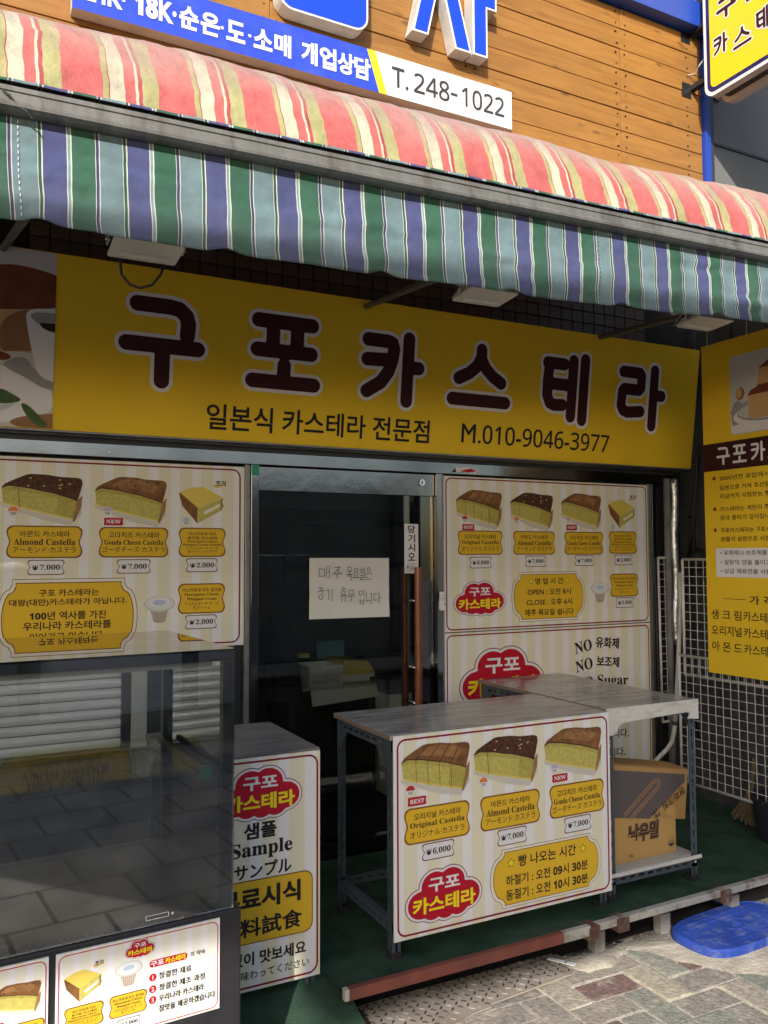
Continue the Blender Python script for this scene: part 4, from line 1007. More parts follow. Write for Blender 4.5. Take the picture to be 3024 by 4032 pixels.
hours(lm, .942, .152, .548, .318, [('구포 카스테라는', -.002, .108, .240, .030), ('대왕(대만)카스테라가 아닙니다.', -.001, .067, .470, .033), (sansd('100', True)+'년 역사를 가진', -.005, .012, .306, .035), ('우리나라 카스테라를', -.006, -.030, .352, .036), ('이어가고 있습니다.', -.006, -.075, .300, .032)], BB)
cup_pic(lm, 1.319, .179, .136, .123, BB); name_label(lm, 1.509, .220, .206, .125, NAMES['cup'], BB); price_tag(lm, 1.507, .114, .138, .056, '2,000', BB)

rm = board('menu_board', 'upper menu board right of the door with opening hours and four cakes', 2.300, 3.792, 1.200, 1.444, .826)
border(rm, .010, 1.434, .008, .818, .035, .007, BB)
for (k_, u, c_) in (('original', .223, .650), ('almond', .575, .646), ('gouda', .929, .653)): cake(rm, u, c_, .297, .217, k_, BB)
slice_pic(rm, 1.233, .649, .204, .167, BB)
for u, v, r_, k_ in ((.128, .598, .020, 'badge_red'), (.466, .597, .020, 'badge_orange'), (.830, .603, .018, 'badge_lilac'), (1.162, .570, .017, 'badge_blue')): badge(rm, u, v, r_, k_, BB, 6)
tag_red(rm, .152, .555, .078, .033, 'BEST', BB); tag_red(rm, .856, .562, .078, .033, 'NEW', BB)
for k_, u in (('original', .229), ('almond', .589), ('gouda', .945)): name_label(rm, u, .472, .278, .120, NAMES[k_], BB)
name_label(rm, 1.242, .477, .206, .122, NAMES['slice'], BB); name_label(rm, 1.246, .225, .206, .124, NAMES['cup'], BB)
for u, v, t_ in ((.229, .365, '6,000'), (.596, .370, '7,000'), (.946, .372, '7,000'), (1.243, .374, '2,000'), (1.248, .122, '2,000')): price_tag(rm, u, v, .134, .054, t_, BB)
logo(rm, .222, .170, .340, .190, BB)
hours(rm, .688, .173, .505, .262, [('영 업 시 간', 0, .085, .200, .036), ('OPEN : 오전 8시', 0, .026, .305, .037), ('CLOSE : 오후 6시', 0, -.031, .320, .037), ('매주 목요일 쉽니다', 0, -.088, .340, .038)], BB, stars=((-.128, .087, .013), (.128, .087, .013)))
cup_pic(rm, 1.057, .188, .138, .120, BB)

rl = board('menu_board', 'lower board right of the door with big red cloud logo, half behind the counter', 2.300, 3.792, .352, 1.444, .842)
border(rl, .010, 1.434, .010, .832, .035, .007, BB)
logo(rl, .366, .590, .570, .330, BB)
N = serif('NO'); D = dict
texts(rl, [(N, .928, .728, .125, .066, 'ink', 1, D(rot=.16, bold=.01)), ('유화제', 1.108, .740, .175, .062, 'ink', 1, D(rot=-.10, bold=.012, fat=.025)), (N, .932, .622, .125, .066, 'ink', 1, D(rot=.16, bold=.01)), ('보조제', 1.110, .630, .170, .060, 'ink', 1, D(rot=-.10, bold=.012, fat=.025)),
           (N, .935, .520, .125, .062, 'ink', 1, D(rot=.10, bold=.01)), (serif('Sugar'), 1.145, .515, .235, .075, 'ink', 1, D(rot=-.06, bold=.01)), ('사용하지 않습니다.', 1.02, .209, .48, .052, 'ink', 1, {}), ('정성껏 만듭니다.', 1.01, .102, .44, .052, 'ink', 1, {})], BB)

# ---- paper notice, pull sticker, remote holder, small stickers
np_ = thing('paper_notice', 'white paper with handwritten closing day taped inside the glass door', 'notice', (1.541, 3.8085, 1.296), (0, R(.3), 0))
nx_, nz_ = 16, 12; mb = MB()
mb.v = [(.436*i/nx_, -.002-.006*abs(noise.noise(Vector((i*.35, j*.3, 0))))-(.010*max(0, i/nx_-.8)*max(0, .3-j/nz_)*12), .298*j/nz_) for j in range(nz_+1) for i in range(nx_+1)]
mb.f = [(j*(nx_+1)+i, j*(nx_+1)+i+1, (j+1)*(nx_+1)+i+1, (j+1)*(nx_+1)+i) for j in range(nz_) for i in range(nx_)]; mb.m = ['paper']*len(mb.f)
mb.build('paper_sheet', np_, smooth=True)
JAMO = {'ㅁ': [[(.05, .95), (.1, .05), (.95, .12), (.9, .9), (.05, .95)]], 'ㅐ': [[(.2, 1), (.15, 0)], [(.2, .5), (.75, .52)], [(.8, 1.05), (.78, -.05)]], 'ㅈ': [[(.1, .92), (.85, .95), (.45, .45), (.05, .05)], [(.45, .5), (.95, .08)]],
 'ㅜ': [[(0, .9), (1, .95)], [(.5, .92), (.45, 0)]], 'ㅗ': [[(.5, 1), (.5, .2)], [(0, .15), (1, .2)]], 'ㄱ': [[(.05, .9), (.85, .95), (.75, .0)]], 'ㅛ': [[(.3, 1), (.3, .2)], [(.7, 1), (.7, .2)], [(0, .12), (1, .2)]],
 'ㅇ': [[(.5+.45*math.sin(R(a_)), .5+.48*math.cos(R(a_))) for a_ in range(-20, 350, 30)]], 'ㅣ': [[(.5, 1), (.45, 0)]], 'ㄹ': [[(.05, .95), (.9, .95), (.88, .55), (.08, .5), (.06, .05), (.98, .08)]], 'ㅡ': [[(0, .4), (1, .55)]], 'ㄴ': [[(.05, 1), (.08, .08), (1, .15)]],
 'ㅓ': [[(.1, .5), (.7, .52)], [(.72, 1), (.7, 0)]], 'ㅎ': [[(.35, 1), (.6, .95)], [(.05, .75), (.95, .8)]]+[[(.5+.3*math.sin(R(a_)), .3+.28*math.cos(R(a_))) for a_ in range(0, 361, 30)]], 'ㅠ': [[(0, .95), (1, 1)], [(.3, .95), (.25, 0)], [(.7, .97), (.7, 0)]], 'ㅂ': [[(.1, 1), (.1, .05), (.9, .05), (.9, 1)], [(.1, .5), (.9, .55)]], 'ㄷ': [[(.9, .95), (.1, .92), (.1, .1), (1, .12)]], 'ㅏ': [[(.3, 1), (.3, 0)], [(.3, .55), (.9, .5)]]}
def pen_line(pr, pts, th):
    for a_, b_ in zip(pts[:-1], pts[1:]):
        d = Vector((b_[0]-a_[0], b_[1]-a_[1])); d = d.normalized() if d.length else Vector((1, 0)); q = Vector((-d.y, d.x))*th; e = d*th*.6
        pr.shape([(a_[0]+q.x-e.x, a_[1]+q.y-e.y), (b_[0]+q.x+e.x, b_[1]+q.y+e.y), (b_[0]-q.x+e.x, b_[1]-q.y+e.y), (a_[0]-q.x-e.x, a_[1]-q.y-e.y)], 'pen', 1+.15*(len(pr.f) % 5))
HAND = [(.045, .205, [('ㅁ', 0, .0, .034, .042), ('ㅐ', .036, -.006, .062, .054)]), (.122, .200, [('ㅈ', .004, .022, .042, .054), ('ㅜ', -.004, -.006, .05, .022)]),
 (.198, .196, [('ㅁ', .002, .034, .022, .058), ('ㅗ', -.004, .016, .03, .034), ('ㄱ', .002, -.01, .026, .014)]), (.232, .196, [('ㅇ', .004, .03, .024, .052), ('ㅛ', -.006, .0, .032, .026)]), (.268, .194, [('ㅇ', 0, .03, .018, .05), ('ㅣ', .02, .022, .028, .058), ('ㄹ', .0, -.006, .03, .018)]), (.304, .194, [('ㅇ', .004, .036, .022, .056), ('ㅡ', -.004, .02, .032, .032), ('ㄴ', .0, -.004, .03, .014)]),
 (.040, .095, [('ㅈ', .0, .034, .024, .06), ('ㅓ', .016, .03, .034, .058), ('ㅇ', .006, .0, .028, .026)]), (.080, .094, [('ㄱ', .0, .0, .024, .05), ('ㅣ', .032, -.008, .040, .050)]),
 (.162, .088, [('ㅎ', .0, .026, .032, .066), ('ㅠ', -.004, -.006, .038, .024)]), (.205, .088, [('ㅁ', .002, .026, .03, .052), ('ㅜ', -.004, -.006, .036, .022)]),
 (.262, .082, [('ㅇ', .0, .03, .02, .052), ('ㅣ', .026, .022, .032, .058), ('ㅂ', .004, -.014, .03, .014)]), (.302, .078, [('ㄴ', .0, .0, .024, .046), ('ㅣ', .026, -.012, .032, .046)]), (.344, .078, [('ㄷ', .0, .004, .022, .042), ('ㅏ', .024, -.012, .046, .048)])]
for ox, oz, js_ in HAND:
    p = Print(.0125)
    for j_, x0, z0, x1, z1 in js_:
        for ln_ in JAMO[j_]: pen_line(p, [(ox+x0+u*(x1-x0), oz+z0+v*(z1-z0)) for u, v in ln_], .0015)
    p.build('handwriting', np_)
sk = thing('door_sticker', 'narrow white pull sticker beside the brown door handle', 'sticker', (2.073, 3.8125, 1.512))
MB().box(0, .083, 0, .0012, 0, .256, 'white_print').build('sticker_sheet', sk)
p = Print(.0004)
texts(sk, [(ch, .042, .228-i*.0475, .043, .041, 'ink', 1, D(bold=.02)) for i, ch in enumerate('당기시오')]+[('PULL', .040, .030, .052, .020, 'ink_grey', 1, D(bold=.01))], .0004)
for z in (.012, .047): p.shape([(.012, z), (.07, z), (.07, z+.002), (.012, z+.002)], 'ink_grey', 1)
p.build('rule_lines', sk)
rh = thing('remote_holder', 'small white remote control in a holder on the door jamb', 'remote control', (2.250, 3.752, 1.318))
MB().box(0, .036, 0, .020, 0, .050, 'white_paint').build('holder', rh, bevel=.003)
MB().box(.003, .032, .005, .018, .0505, .098, 'white_paint').build('remote_body', rh, bevel=.003)
mb = MB()
for zz in (.062, .08):
    for xx in (.011, .024): mb.tube([(xx, .0052, zz), (xx, .003, zz)], .0042, 'lamp_grey', 10)
mb.build('buttons', rh)
MB().tube([(.026, -.0002, .034), (.026, -.002, .034)], .0035, 'ink', 10).build('indicator', rh)

# ================================================================== COUNTERS
def angle_leg(name, parent, x, y, z0, z1, sx, sy, key='slot_steel'):
    """slotted angle upright: corner at (x,y), flanges run along sx and sy"""
    mb = MB(); L = z1-z0; w_ = .036
    Mx = Matrix(((sx, 0, 0, x), (0, sy, 0, y), (0, 0, 1, z0), (0, 0, 0, 1)))
    slotted(mb, L, w_, key, Mx)
    My = Matrix(((0, sx, 0, x+sx*.0002), (sy, 0, 0, y+sy*.0026), (0, 0, 1, z0), (0, 0, 0, 1)))
    slotted(mb, L, w_-.0026, key, My)
    return mb.build(name, parent)
def rail(parent, p0, p1, h_, key='slot_steel', name='rail'):
    """slotted rail between two points, upright flange facing out plus a lip"""
    a, b = Vector(p0), Vector(p1); d = b-a; L = d.length; d.normalize(); n_ = Vector((d.y, -d.x, 0))
    mb = MB()
    # local z -> along d, local x -> up, local y -> inward
    M_ = Matrix(((0, -n_.x, d.x, a.x), (0, -n_.y, d.y, a.y), (1, 0, 0, a.z), (0, 0, 0, 1)))
    slotted(mb, L, h_, key, M_, slot=.030, pitch=.052)
    mb.box(h_-.002, h_, .0026, .03, 0, L, key, M_)
    return mb.build(name, parent)
def table(name, label, x0, x1, y0, y1, zf, zt, top='marble', shelf=None, low=.30, gusset=True, group='slotted angle counters'):
    t = thing(name, label, 'counter table', (0, 0, 0), group=group)
    MB().box(x0, x1, y0, y1, zt-.019, zt, top).build('table_top', t, bevel=.0015)
    MB().box(x0-.0012, x0-.0002, y0, y1, zt-.0185, zt-.001, 'edge_brown').build('edge_band', t)
    i = .012
    c = ((x0+i, y0+i, 1, 1), (x1-i, y0+i, -1, 1), (x0+i, y1-i, 1, -1), (x1-i, y1-i, -1, -1))
    for x, y, sx, sy in c:
        lg = angle_leg('leg', t, x, y, zf+.012, zt-.020, sx, sy)
        MB().box(min(x-sx*.004, x+sx*.040), max(x-sx*.004, x+sx*.040), min(y-sy*.004, y+sy*.040), max(y-sy*.004, y+sy*.040), zf, zf+.026, 'rubber').build('foot', lg, bevel=.003)
    for z in (zt-.062, low):
        rail(t, (x0+i, y1-i, z), (x0+i, y0+i, z), .038); rail(t, (x1-i, y0+i, z), (x1-i, y1-i, z), .038)
        rail(t, (x1-i, y1-i, z), (x0+i, y1-i, z), .038)
        rail(t, (x0+i, y0+i, z), (x1-i, y0+i, z), .038)
    if gusset:
        for x, y, sx, sy in c:
            mb = MB(); zz = zt-.022
            mb.add([(x-sx*.0012, y, zz), (x-sx*.0012, y+sy*.10, zz-.04), (x-sx*.0012, y+sy*.036, zz-.11), (x-sx*.0012, y, zz-.12)], [(0, 1, 2, 3)], 'slot_steel'); mb.build('gusset', t)
    if shelf:
        MB().box(x0+i+.003, x1-i-.003, y0+i+.002, y1-i-.003, shelf-.018, shelf, 'melamine').build('shelf_board', t, bevel=.001)
    return t
t1 = table('counter_table', 'grey marble topped counter behind the three cake sign', 1.428, 2.462, 2.744, 3.252, .140, .947, low=.235)
t2 = table('counter_table', 'marble topped counter with taped white front edge and cartons on its shelf', 2.480, 3.022, 2.775, 3.752, .140, .9475, shelf=.258, low=.204)
t3 = table('counter_table', 'dark marble topped counter behind the sample sign, beside the glass case', .66, 1.152, 2.746, 3.268, .10, .934, top='marble_dark', low=.25)
# white tape on the front edge of the second counter
mb = MB(); pts = [(0, .012), (0, -.115), (.055, -.115), (.065, -.098), (.075, -.078), (.10, -.068), (.475, -.050), (.480, -.055), (.470, -.078), (.5445, -.085), (.5445, .0015)]
pts = [(.0, .0015), (0, -.112), (.05, -.114), (.062, -.095), (.072, -.075), (.095, -.064), (.47, -.052), (.488, -.060), (.472, -.082), (.543, -.088), (.543, .0015)]
mb.prism(pts, 0, .0022, 'edge_white'); o = mb.build('edge_tape', t2, loc=(2.4795, 2.7725, .9475))
MB().box(2.481, 3.0215, 2.771, 2.774, .242, .2585, 'edge_white').build('shelf_edge', t2)
mb = MB()
for x, z in ((2.508, .80), (2.995, .822), (2.508, .222), (2.995, .226), (2.508, .19)): mb.tube([(x, 2.7868, z), (x, 2.783, z)], .006, 'chrome', 10)
mb.build('bolts', t2)
# the return board at the back, left of the joint (edge of another worktop)
# ---- sign in front of the main counter
cs = board('counter_sign', 'striped sign with three cakes, prices and baking hours on the middle counter', 1.435, 2.729, .215, 1.020, .730)
border(cs, .012, 1.008, .012, .718, .035, .007, BB)
for (k_, u, v, w_) in (('original', .179, .589, .295), ('almond', .496, .583, .302), ('gouda', .827, .584, .295)): cake(cs, u, v, w_, .208, k_, BB)
for u, v, k_ in ((.067, .530, 'badge_red'), (.386, .521, 'badge_orange'), (.727, .533, 'badge_lilac')): badge(cs, u, v, .020, k_, BB, 6)
tag_red(cs, .096, .488, .079, .032, 'BEST', BB); tag_red(cs, .756, .492, .079, .031, 'NEW', BB)
for k_, u in (('original', .183), ('almond', .513), ('gouda', .843)): name_label(cs, u, .399, .272, .120, NAMES[k_], BB)
for u, t_ in ((.185, '6,000'), (.519, '7,000'), (.844, '7,000')): price_tag(cs, u, .298, .132, .055, t_, BB)
logo(cs, .210, .135, .340, .200, BB)
hours(cs, .688, .141, .540, .212, [('빵 나오는 시간', 0, .058, .285, .044), (sansd('하절기 : 오전 09시 30분', True), .0, -.010, .405, .040), (sansd('동절기 : 오전 10시 30분', True), .0, -.064, .405, .040)], BB, stars=((-.178, .056, .015), (.178, .056, .015)))
# ---- sample sign
ss = board('sample_sign', 'tall striped free sample sign beside the glass case', .700, 2.731, .171, .447, .757)
border(ss, .010, .440, .010, .747, .035, .0065, BB)
logo(ss, .231, .636, .305, .180, BB)
p = Print(BB); p.shape(rrect(.048, .420, .152, .358, .032), 'plaque_line', 1).shape(rrect(.0515, .4165, .1555, .3545, .030), 'plaque', 2); p.build('yellow_plate', ss)
texts(ss, [('샘플', .231, .517, .112, .052, 'ink', 1, D(bold=.015, fat=.025)), (serif('Sample'), .238, .452, .215, .060, 'ink', 1, D(bold=.012)), ('サンプル', .242, .388, .198, .048, 'ink', 1, D(bold=.004, fat=.03)),
           ('무료시식', .232, .298, .283, .070, 'ink', 3, D(bold=.02, fat=.025)), ('無料試食', .235, .205, .288, .060, 'ink', 3, D(bold=.004, fat=.028)), ('부담없이 맛보세요', .222, .104, .345, .043, 'ink', 1, D(bold=.012, fat=.02)), ('お気軽に味わってください', .226, .052, .360, .030, 'ink', 1, D(bold=.008))], BB)

# ================================================================== GLASS DISPLAY CASE
dc = thing('display_case', 'empty glass display case with black frame and base at the lower left', 'display case', (.690, 2.244, 0), (0, 0, R(3)))
CW, CD, CZ, BZ = 1.35, .655, 1.35, .655
MB().box(-CW, .022, -.004, CD, .0, BZ, 'black_base').build('base', dc, bevel=.006)
MB().box(-CW, .0, .03, CD-.02, BZ, BZ+.014, 'tray_grey').build('floor_tray', dc)
mb = MB()
for i in range(60): mb.box(-CW+.02+i*.0218, -CW+.033+i*.0218, .010, .028, BZ+.0005, BZ+.005, 'dark_metal')
tag(mb.build('air_grille', dc), kind='stuff')
for x0, x1, y0, y1 in ((-.030, 0, .008, .036), (-.022, 0, CD-.03, CD), (-CW, -CW+.03, .008, .036), (-CW, -CW+.03, CD-.03, CD)):
    MB().box(x0, x1, y0, y1, BZ, CZ-.006, 'black_plastic').build('corner_post', dc, bevel=.002)
MB().box(-CW, 0, .006, .03, CZ-.032, CZ-.006, 'black_plastic').build('top_rail', dc, bevel=.002)
MB().box(-CW, 0, CD-.018, CD, CZ-.030, CZ-.006, 'black_plastic').build('top_rail', dc, bevel=.002)
MB().box(-CW, 0, 0, CD, CZ-.005, CZ, 'glass_case').build('top_glass', dc)
MB().box(-CW, 0, 0, .0055, BZ+.002, CZ-.0055, 'glass_case').build('front_glass', dc)
MB().box(-.0055, 0, .006, CD-.001, BZ+.002, CZ-.0055, 'glass_case').build('side_glass', dc)
MB().box(-CW, -CW+.0055, .006, CD-.001, BZ+.002, CZ-.0055, 'glass_case').build('side_glass', dc)
MB().box(-CW+.04, -.04, .12, CD-.05, 1.004, 1.010, 'glass_shelf').build('glass_shelf', dc)
mb = MB(); mb.box(-.045, -.034, .10, CD-.03, .985, 1.003, 'dark_metal'); mb.build('shelf_arm', dc, bevel=.001)
MB().box(-.060, -.032, .088, .118, .985, 1.016, 'green_plastic').build('shelf_clip', dc, bevel=.003)
MB().box(-CW+.05, -.05, .040, .046, CZ-.05, CZ-.036, 'lamp_grey').build('light_tube', dc)
p = Print(.0008); ring(p, rrect(-.235, -.175, BZ+.0165, BZ+.0285, .001, 2), rrect(-.233, -.177, BZ+.0180, BZ+.0270, .0005, 2), 'white_print', 1); p.shape(circle(-.166, BZ+.0225, .003), 'white_print', 1); p.build('glass_mark', dc)
for nm, lx in (('right', -.451), ('left', -.878)):
    fp = MB().box(0, .410, 0, .006, 0, .232, 'board_stripe_small').build('front_panel', dc, loc=(lx, -.0105, .409))
    border(fp, .005, .405, .005, .227, .018, .0022, BB, 'logo_red')
    if nm == 'right':
        logo(fp, .200, .203, .078, .046, BB)
        p = Print(BB); p.shape(rrect(.222, .324, .1465, .1675, .0085), 'white_print', 1).shape(rrect(.224, .322, .148, .166, .008), 'logo_red', 2)
        p.text('구포', .244, .157, .034, .013, 'white_print', 3, bold=.03).text('카스테라', .291, .157, .054, .014, 'logo_yellow', 3, bold=.03)
        p.build('name_pill', fp)
        texts(fp, [('의 약속', .350, .157, .040, .013, 'ink', 1, D(bold=.02))], BB)
        for i, (t_, cx, cy, w_) in enumerate((('청결한 재료', .291, .123, .085), ('청결한 제조 과정', .309, .094, .120), ('우리나라 카스테라', .308, .067, .118), ('참맛을 제공하겠습니다', .3235, .041, .148))):
            texts(fp, [(t_, cx, cy, w_, .0165, 'ink', 1, D(bold=.004, fat=.03))], BB)
            if i < 3: p = Print(BB); p.shape(circle(.233, cy, .0095), 'logo_red', 1).text(str(i+1), .233, cy, None, .0105, 'white_print', 2, bold=.02); p.build('number_dot', fp)
        slice_pic(fp, .061, .147, .086, .075, BB); cup_pic(fp, .172, .149, .068, .062, BB)
        name_label(fp, .066, .073, .088, .050, NAMES['slice'], BB); name_label(fp, .172, .074, .088, .050, NAMES['cup'], BB); price_tag(fp, .174, .028, .054, .021, '2,000', BB); price_tag(fp, .068, .024, .054, .021, '2,000', BB)
    else:
        cake(fp, .335, .150, .115, .080, 'gouda', BB); tag_red(fp, .298, .100, .030, .014, 'NEW', BB); name_label(fp, .345, .070, .110, .048, NAMES['gouda'], BB); price_tag(fp, .345, .026, .054, .021, '7,000', BB)
        cake(fp, .20, .150, .115, .080, 'almond', BB); name_label(fp, .21, .070, .110, .048, NAMES['almond'], BB)

# ================================================================== CARTONS
c1 = thing('carton', 'yellow brown carton standing on the counter shelf', 'carton', (2.555, 2.845, .2585), (0, 0, R(1)), group='cartons on the counter shelf')
MB().box(0, .395, 0, .30, 0, .205, 'card_light').build('carton_body', c1, bevel=.003)
p = Print(.0008); p.text('낙우밀', .195, .118, .185, .082, 'ink_grey', 1, bold=.085, shear=.08).text('낙우밀', .195, .118, .170, .068, 'card_orange', 2, bold=.045, shear=.08).text('낙우밀', .195, .118, .168, .066, 'ink', 3, bold=.012, shear=.08); p.build('carton_lettering', c1)
p = Print(.0008); ring(p, circle(.362, .048, .021), circle(.362, .048, .0195), 'ink_grey', 1); p.shape(circle(.362, .048, .019, a0=200, a1=340), 'ink_grey', 1); p.text('HACCP', .362, .050, .03, .009, 'ink_grey', 1, bold=.02); p.build('quality_mark', c1)
p = Print(.0008); p.text('개입', .115, .025, .03, .016, 'ink_grey', 1); p.build('carton_lettering', c1)
c2 = thing('carton', 'tilted carton with dark grey print lying on the other carton', 'carton', (2.548, 2.838, .468), (R(-2), R(9.5), R(2)), group='cartons on the counter shelf')
CWD, CHT = .470, .222
MB().box(0, CWD, 0, .27, 0, CHT, 'card').build('carton_body', c2, bevel=.003)
p = Print(.0008); p.shape([(.0, .03), (.0, CHT-.022), (CWD-.022, CHT-.022), (CWD-.022, CHT-.055), (.24, .0), (.02, .0)], 'card_grey', 1)
def stroke(pr, pts, th, key, L):
    for a, b in zip(pts[:-1], pts[1:]):
        d = Vector((b[0]-a[0], b[1]-a[1])).normalized(); q = Vector((-d.y, d.x))*th; e = d*th*.3
        pr.shape([(a[0]+q.x-e.x, a[1]+q.y-e.y), (b[0]+q.x+e.x, b[1]+q.y+e.y), (b[0]-q.x+e.x, b[1]-q.y+e.y), (a[0]-q.x-e.x, a[1]-q.y-e.y)], key, L)
def clip_arc(cx, cy, rr, a): return [(cx+rr*math.cos(R(a+i*18)), cy+rr*math.sin(R(a+i*18))) for i in range(11)]
ca, sa = math.cos(R(42)), math.sin(R(42))
for rr in (.024, .012):
    cx, cy = .265, .150; arc = clip_arc(cx, cy, rr, 42-90)
    stroke(p, [(arc[0][0]-.21*ca, arc[0][1]-.21*sa)]+arc+[(arc[-1][0]-.23*ca, arc[-1][1]-.23*sa)], .0028, 'card_orange', 2)
p.build('carton_print', c2); p = Print(.0008); p.text('평화크림', .385, .092, .155, .038, 'ink', 2, bold=.012, rot=R(213)).text('(주)', .262, .030, .04, .022, 'ink', 2, rot=R(215)).text('PE', .285, .014, .035, .018, 'ink', 2, rot=R(215))
p.build('carton_lettering', c2)
mb = MB(); mb.box(0, CWD, 0, .135, -.002, .001, 'card'); mb.build('top_flap', c2, loc=(0, .005, CHT+.003), rot=(R(4), 0, 0))

# ================================================================== RIGHT SIDE
def wire_grid(label, loc, w_, h_, rot, pitch=.0505, cat='wire grid', group='white wire grid panels'):
    t = thing('wire_grid', label, cat, loc, rot, group)
    mb = MB()
    for pts in (((0, 0, 0), (w_, 0, 0)), ((0, 0, h_), (w_, 0, h_)), ((0, 0, 0), (0, 0, h_)), ((w_, 0, 0), (w_, 0, h_))):
        MB().tube(pts, .0075, 'grid_white', 8).build('frame_bar', t, smooth=True)
    n = int(w_/pitch); k = int(h_/pitch)
    for i in range(1, n+1): mb.tube([(i*pitch, -.003, .004), (i*pitch, -.003, h_-.004)], .0020, 'grid_white', 5, False)
    for j in range(1, k+1): mb.tube([(.004, .002, j*pitch), (w_-.004, .002, j*pitch)], .0020, 'grid_white', 5, False)
    tag(mb.build('wire_mesh', t, smooth=True), kind='stuff'); return t
wire_grid('upper white wire grid panel behind the tall yellow banner', (3.705, 3.490, .925), 1.15, .652, (0, 0, R(-90)))
wire_grid('lower white wire grid panel below the tall yellow banner', (3.690, 3.515, .328), 1.2, .705, (0, 0, R(-90)))
wire_grid('narrow white wire grid against the wall beside the right menu board', (3.812, 3.772, .60), .085, .985, (0, R(-.6), 0), .045)
bn = thing('banner', 'tall yellow hanging banner with brown band and Korean text at the right edge', 'banner', (3.672, 3.290, .965), (0, 0, R(-90)))
BWID, BHT = .95, 1.79
MB().box(0, BWID, 0, .004, 0, BHT, 'sign_yellow').build('banner_sheet', bn)
p = Print(BB); p.shape(rrect(.187, .93, 1.272, 1.692, .022), 'photo_grey', 1)
def Q(q, m, l): p.shape(q, m, l)
Q(rrect(.19, .927, 1.276, 1.40, .02), 'white_print', 2); Q(circle(.42, 1.36, .215, .062), 'white_print', 3); Q(circle(.42, 1.375, .19, .05), 'photo_shadow', 4); Q(circle(.42, 1.382, .185, .046), 'photo_grey', 5)
Q([(.305, 1.345), (.62, 1.335), (.62, 1.475), (.305, 1.468)], 'photo_tan', 6); Q([(.300, 1.465), (.62, 1.472), (.62, 1.51), (.36, 1.505), (.318, 1.49)], 'photo_crust', 7)
Q([(.36, 1.505), (.62, 1.51), (.62, 1.60), (.375, 1.60)], 'photo_tan', 6.5); Q([(.36, 1.50), (.62, 1.50), (.62, 1.515), (.36, 1.512)], 'photo_crust', 7.5); Q([(.37, 1.597), (.46, 1.65), (.62, 1.66), (.62, 1.60)], 'photo_crust', 7)
Q(circle(.252, 1.485, .028, .034), 'photo_tan_dark', 4); Q(circle(.245, 1.49, .020, .026), 'photo_tan', 5); Q(circle(.235, 1.40, .035, .05), 'photo_shadow', 2.6); Q([(.19, 1.40), (.24, 1.42), (.30, 1.44), (.29, 1.33), (.2, 1.32)], 'photo_shadow', 2.5)
p.build('printed_picture', bn)
p = Print(BB); p.shape([(0.0, 1.092), (BWID, 1.092), (BWID, 1.242), (0, 1.242)], 'sign_brown', 1); p.build('brown_band', bn)
for ch, x0 in (('구', .085), ('포', .190), ('카', .305), ('스', .41), ('테', .52), ('라', .62)):
    stroke_letter(bn, ch, x0, x0+.098, 1.112, 1.226, .0068, 0, BB, (None, 'white_print'), L=2, cell=.0035)
rows = [('2000년전 유럽에서 시작', 1.049), ('일본으로 거쳐 조선말', .997), ('지금까지 사랑받는 빵', .951), ('카스테라는 계란이 주원료', .882), ('향과 풍미가 깊어집니다', .835), ('구포카스테라는 구포시장', .768), ('분들의 성원으로 사랑받는', .721)]
texts(bn, [(t_, .104+.0285*len(t_)/2, v, .0285*len(t_), .027, 'ink', 1, D(bold=.008)) for t_, v in rows], BB)
texts(bn, [('♣', .068, v, .022, .026, 'maroon', 1, {}) for v in (1.051, .884, .770)], BB, 'club_mark')
p = Print(BB); p.shape(rrect(.068, .93, .518, .672, .012), 'white_print', 1); p.build('white_plate', bn)
texts(bn, [(t_, .098+.0262*len(t_)/2, v, .0262*len(t_), .026, 'ink', 2, D(bold=.008)) for t_, v in (('• 유화제나 보조제를 사용', .648), ('• 설탕의 양을 줄이고', .598), ('• 상급 재료만을 사용', .551))], BB)
for x in (.106, .44): p = Print(BB); p.shape([(x, .4015), (x+.148, .4015), (x+.148, .4045), (x, .4045)], 'maroon', 1); p.build('rule_line', bn)
texts(bn, [('가 격', .345, .403, .14, .046, 'ink', 1, {})]+[(t_, .125, v, .195, .052, 'ink', 1, D(bold=.010)) for t_, v in (('생 크 림', .317), ('오리지널', .232), ('아 몬 드', .146))]+[('카스테라', .335, v, .20, .052, 'ink', 1, D(bold=.010)) for v in (.317, .232, .146)], BB)
mb = MB()
for x in (.04, .30): mb.tube([(x, -.002, BHT-.02), (x+.002, .0, BHT+.03), (x, .01, BHT+.12)], .0016, 'pipe_white', 5)
mb.build('hanging_string', bn)
pp = thing('drain_pipe', 'thin white pipe leaning at the end of the menu boards, bent at its foot', 'pipe')
MB().tube([(3.800, 3.60, 1.50), (3.800, 3.60, 1.312), (3.759, 3.60, .843), (3.737, 3.60, .64)], .0125, 'pipe_white', 10).build('pipe_run', pp, smooth=True)
MB().tube([(3.735, 3.60, .63), (3.725, 3.60, .575), (3.705, 3.60, .525), (3.67, 3.60, .49), (3.54, 3.60, .41)], .0125, 'pipe_white', 10).build('pipe_bend', pp, smooth=True)
MB().tube([(3.7365, 3.60, .640), (3.7345, 3.60, .618)], .0165, 'dark_metal', 12).build('coupling', pp)
dt = thing('foil_duct', 'crumpled silver foil duct standing beside the right menu board', 'duct')
mb = MB(); n = 26
pts = [(3.922+.006*math.sin(i*.5), 3.752, 2.07-(2.07-1.06)*i/n) for i in range(n+1)]
mb.tube(pts, [.026+.004*noise.noise(Vector((i*.6, 3, 0))) for i in range(n+1)], 'foil', 14); mb.build('duct_body', dt, smooth=True)
MB().tube([(3.885, 3.772, .14), (3.885, 3.772, 2.07)], .021, 'concrete', 12).build('grey_conduit', dt, smooth=True)
cb = thing('cable_coil', 'black cables and a coil clipped to the dark side wall', 'cables')
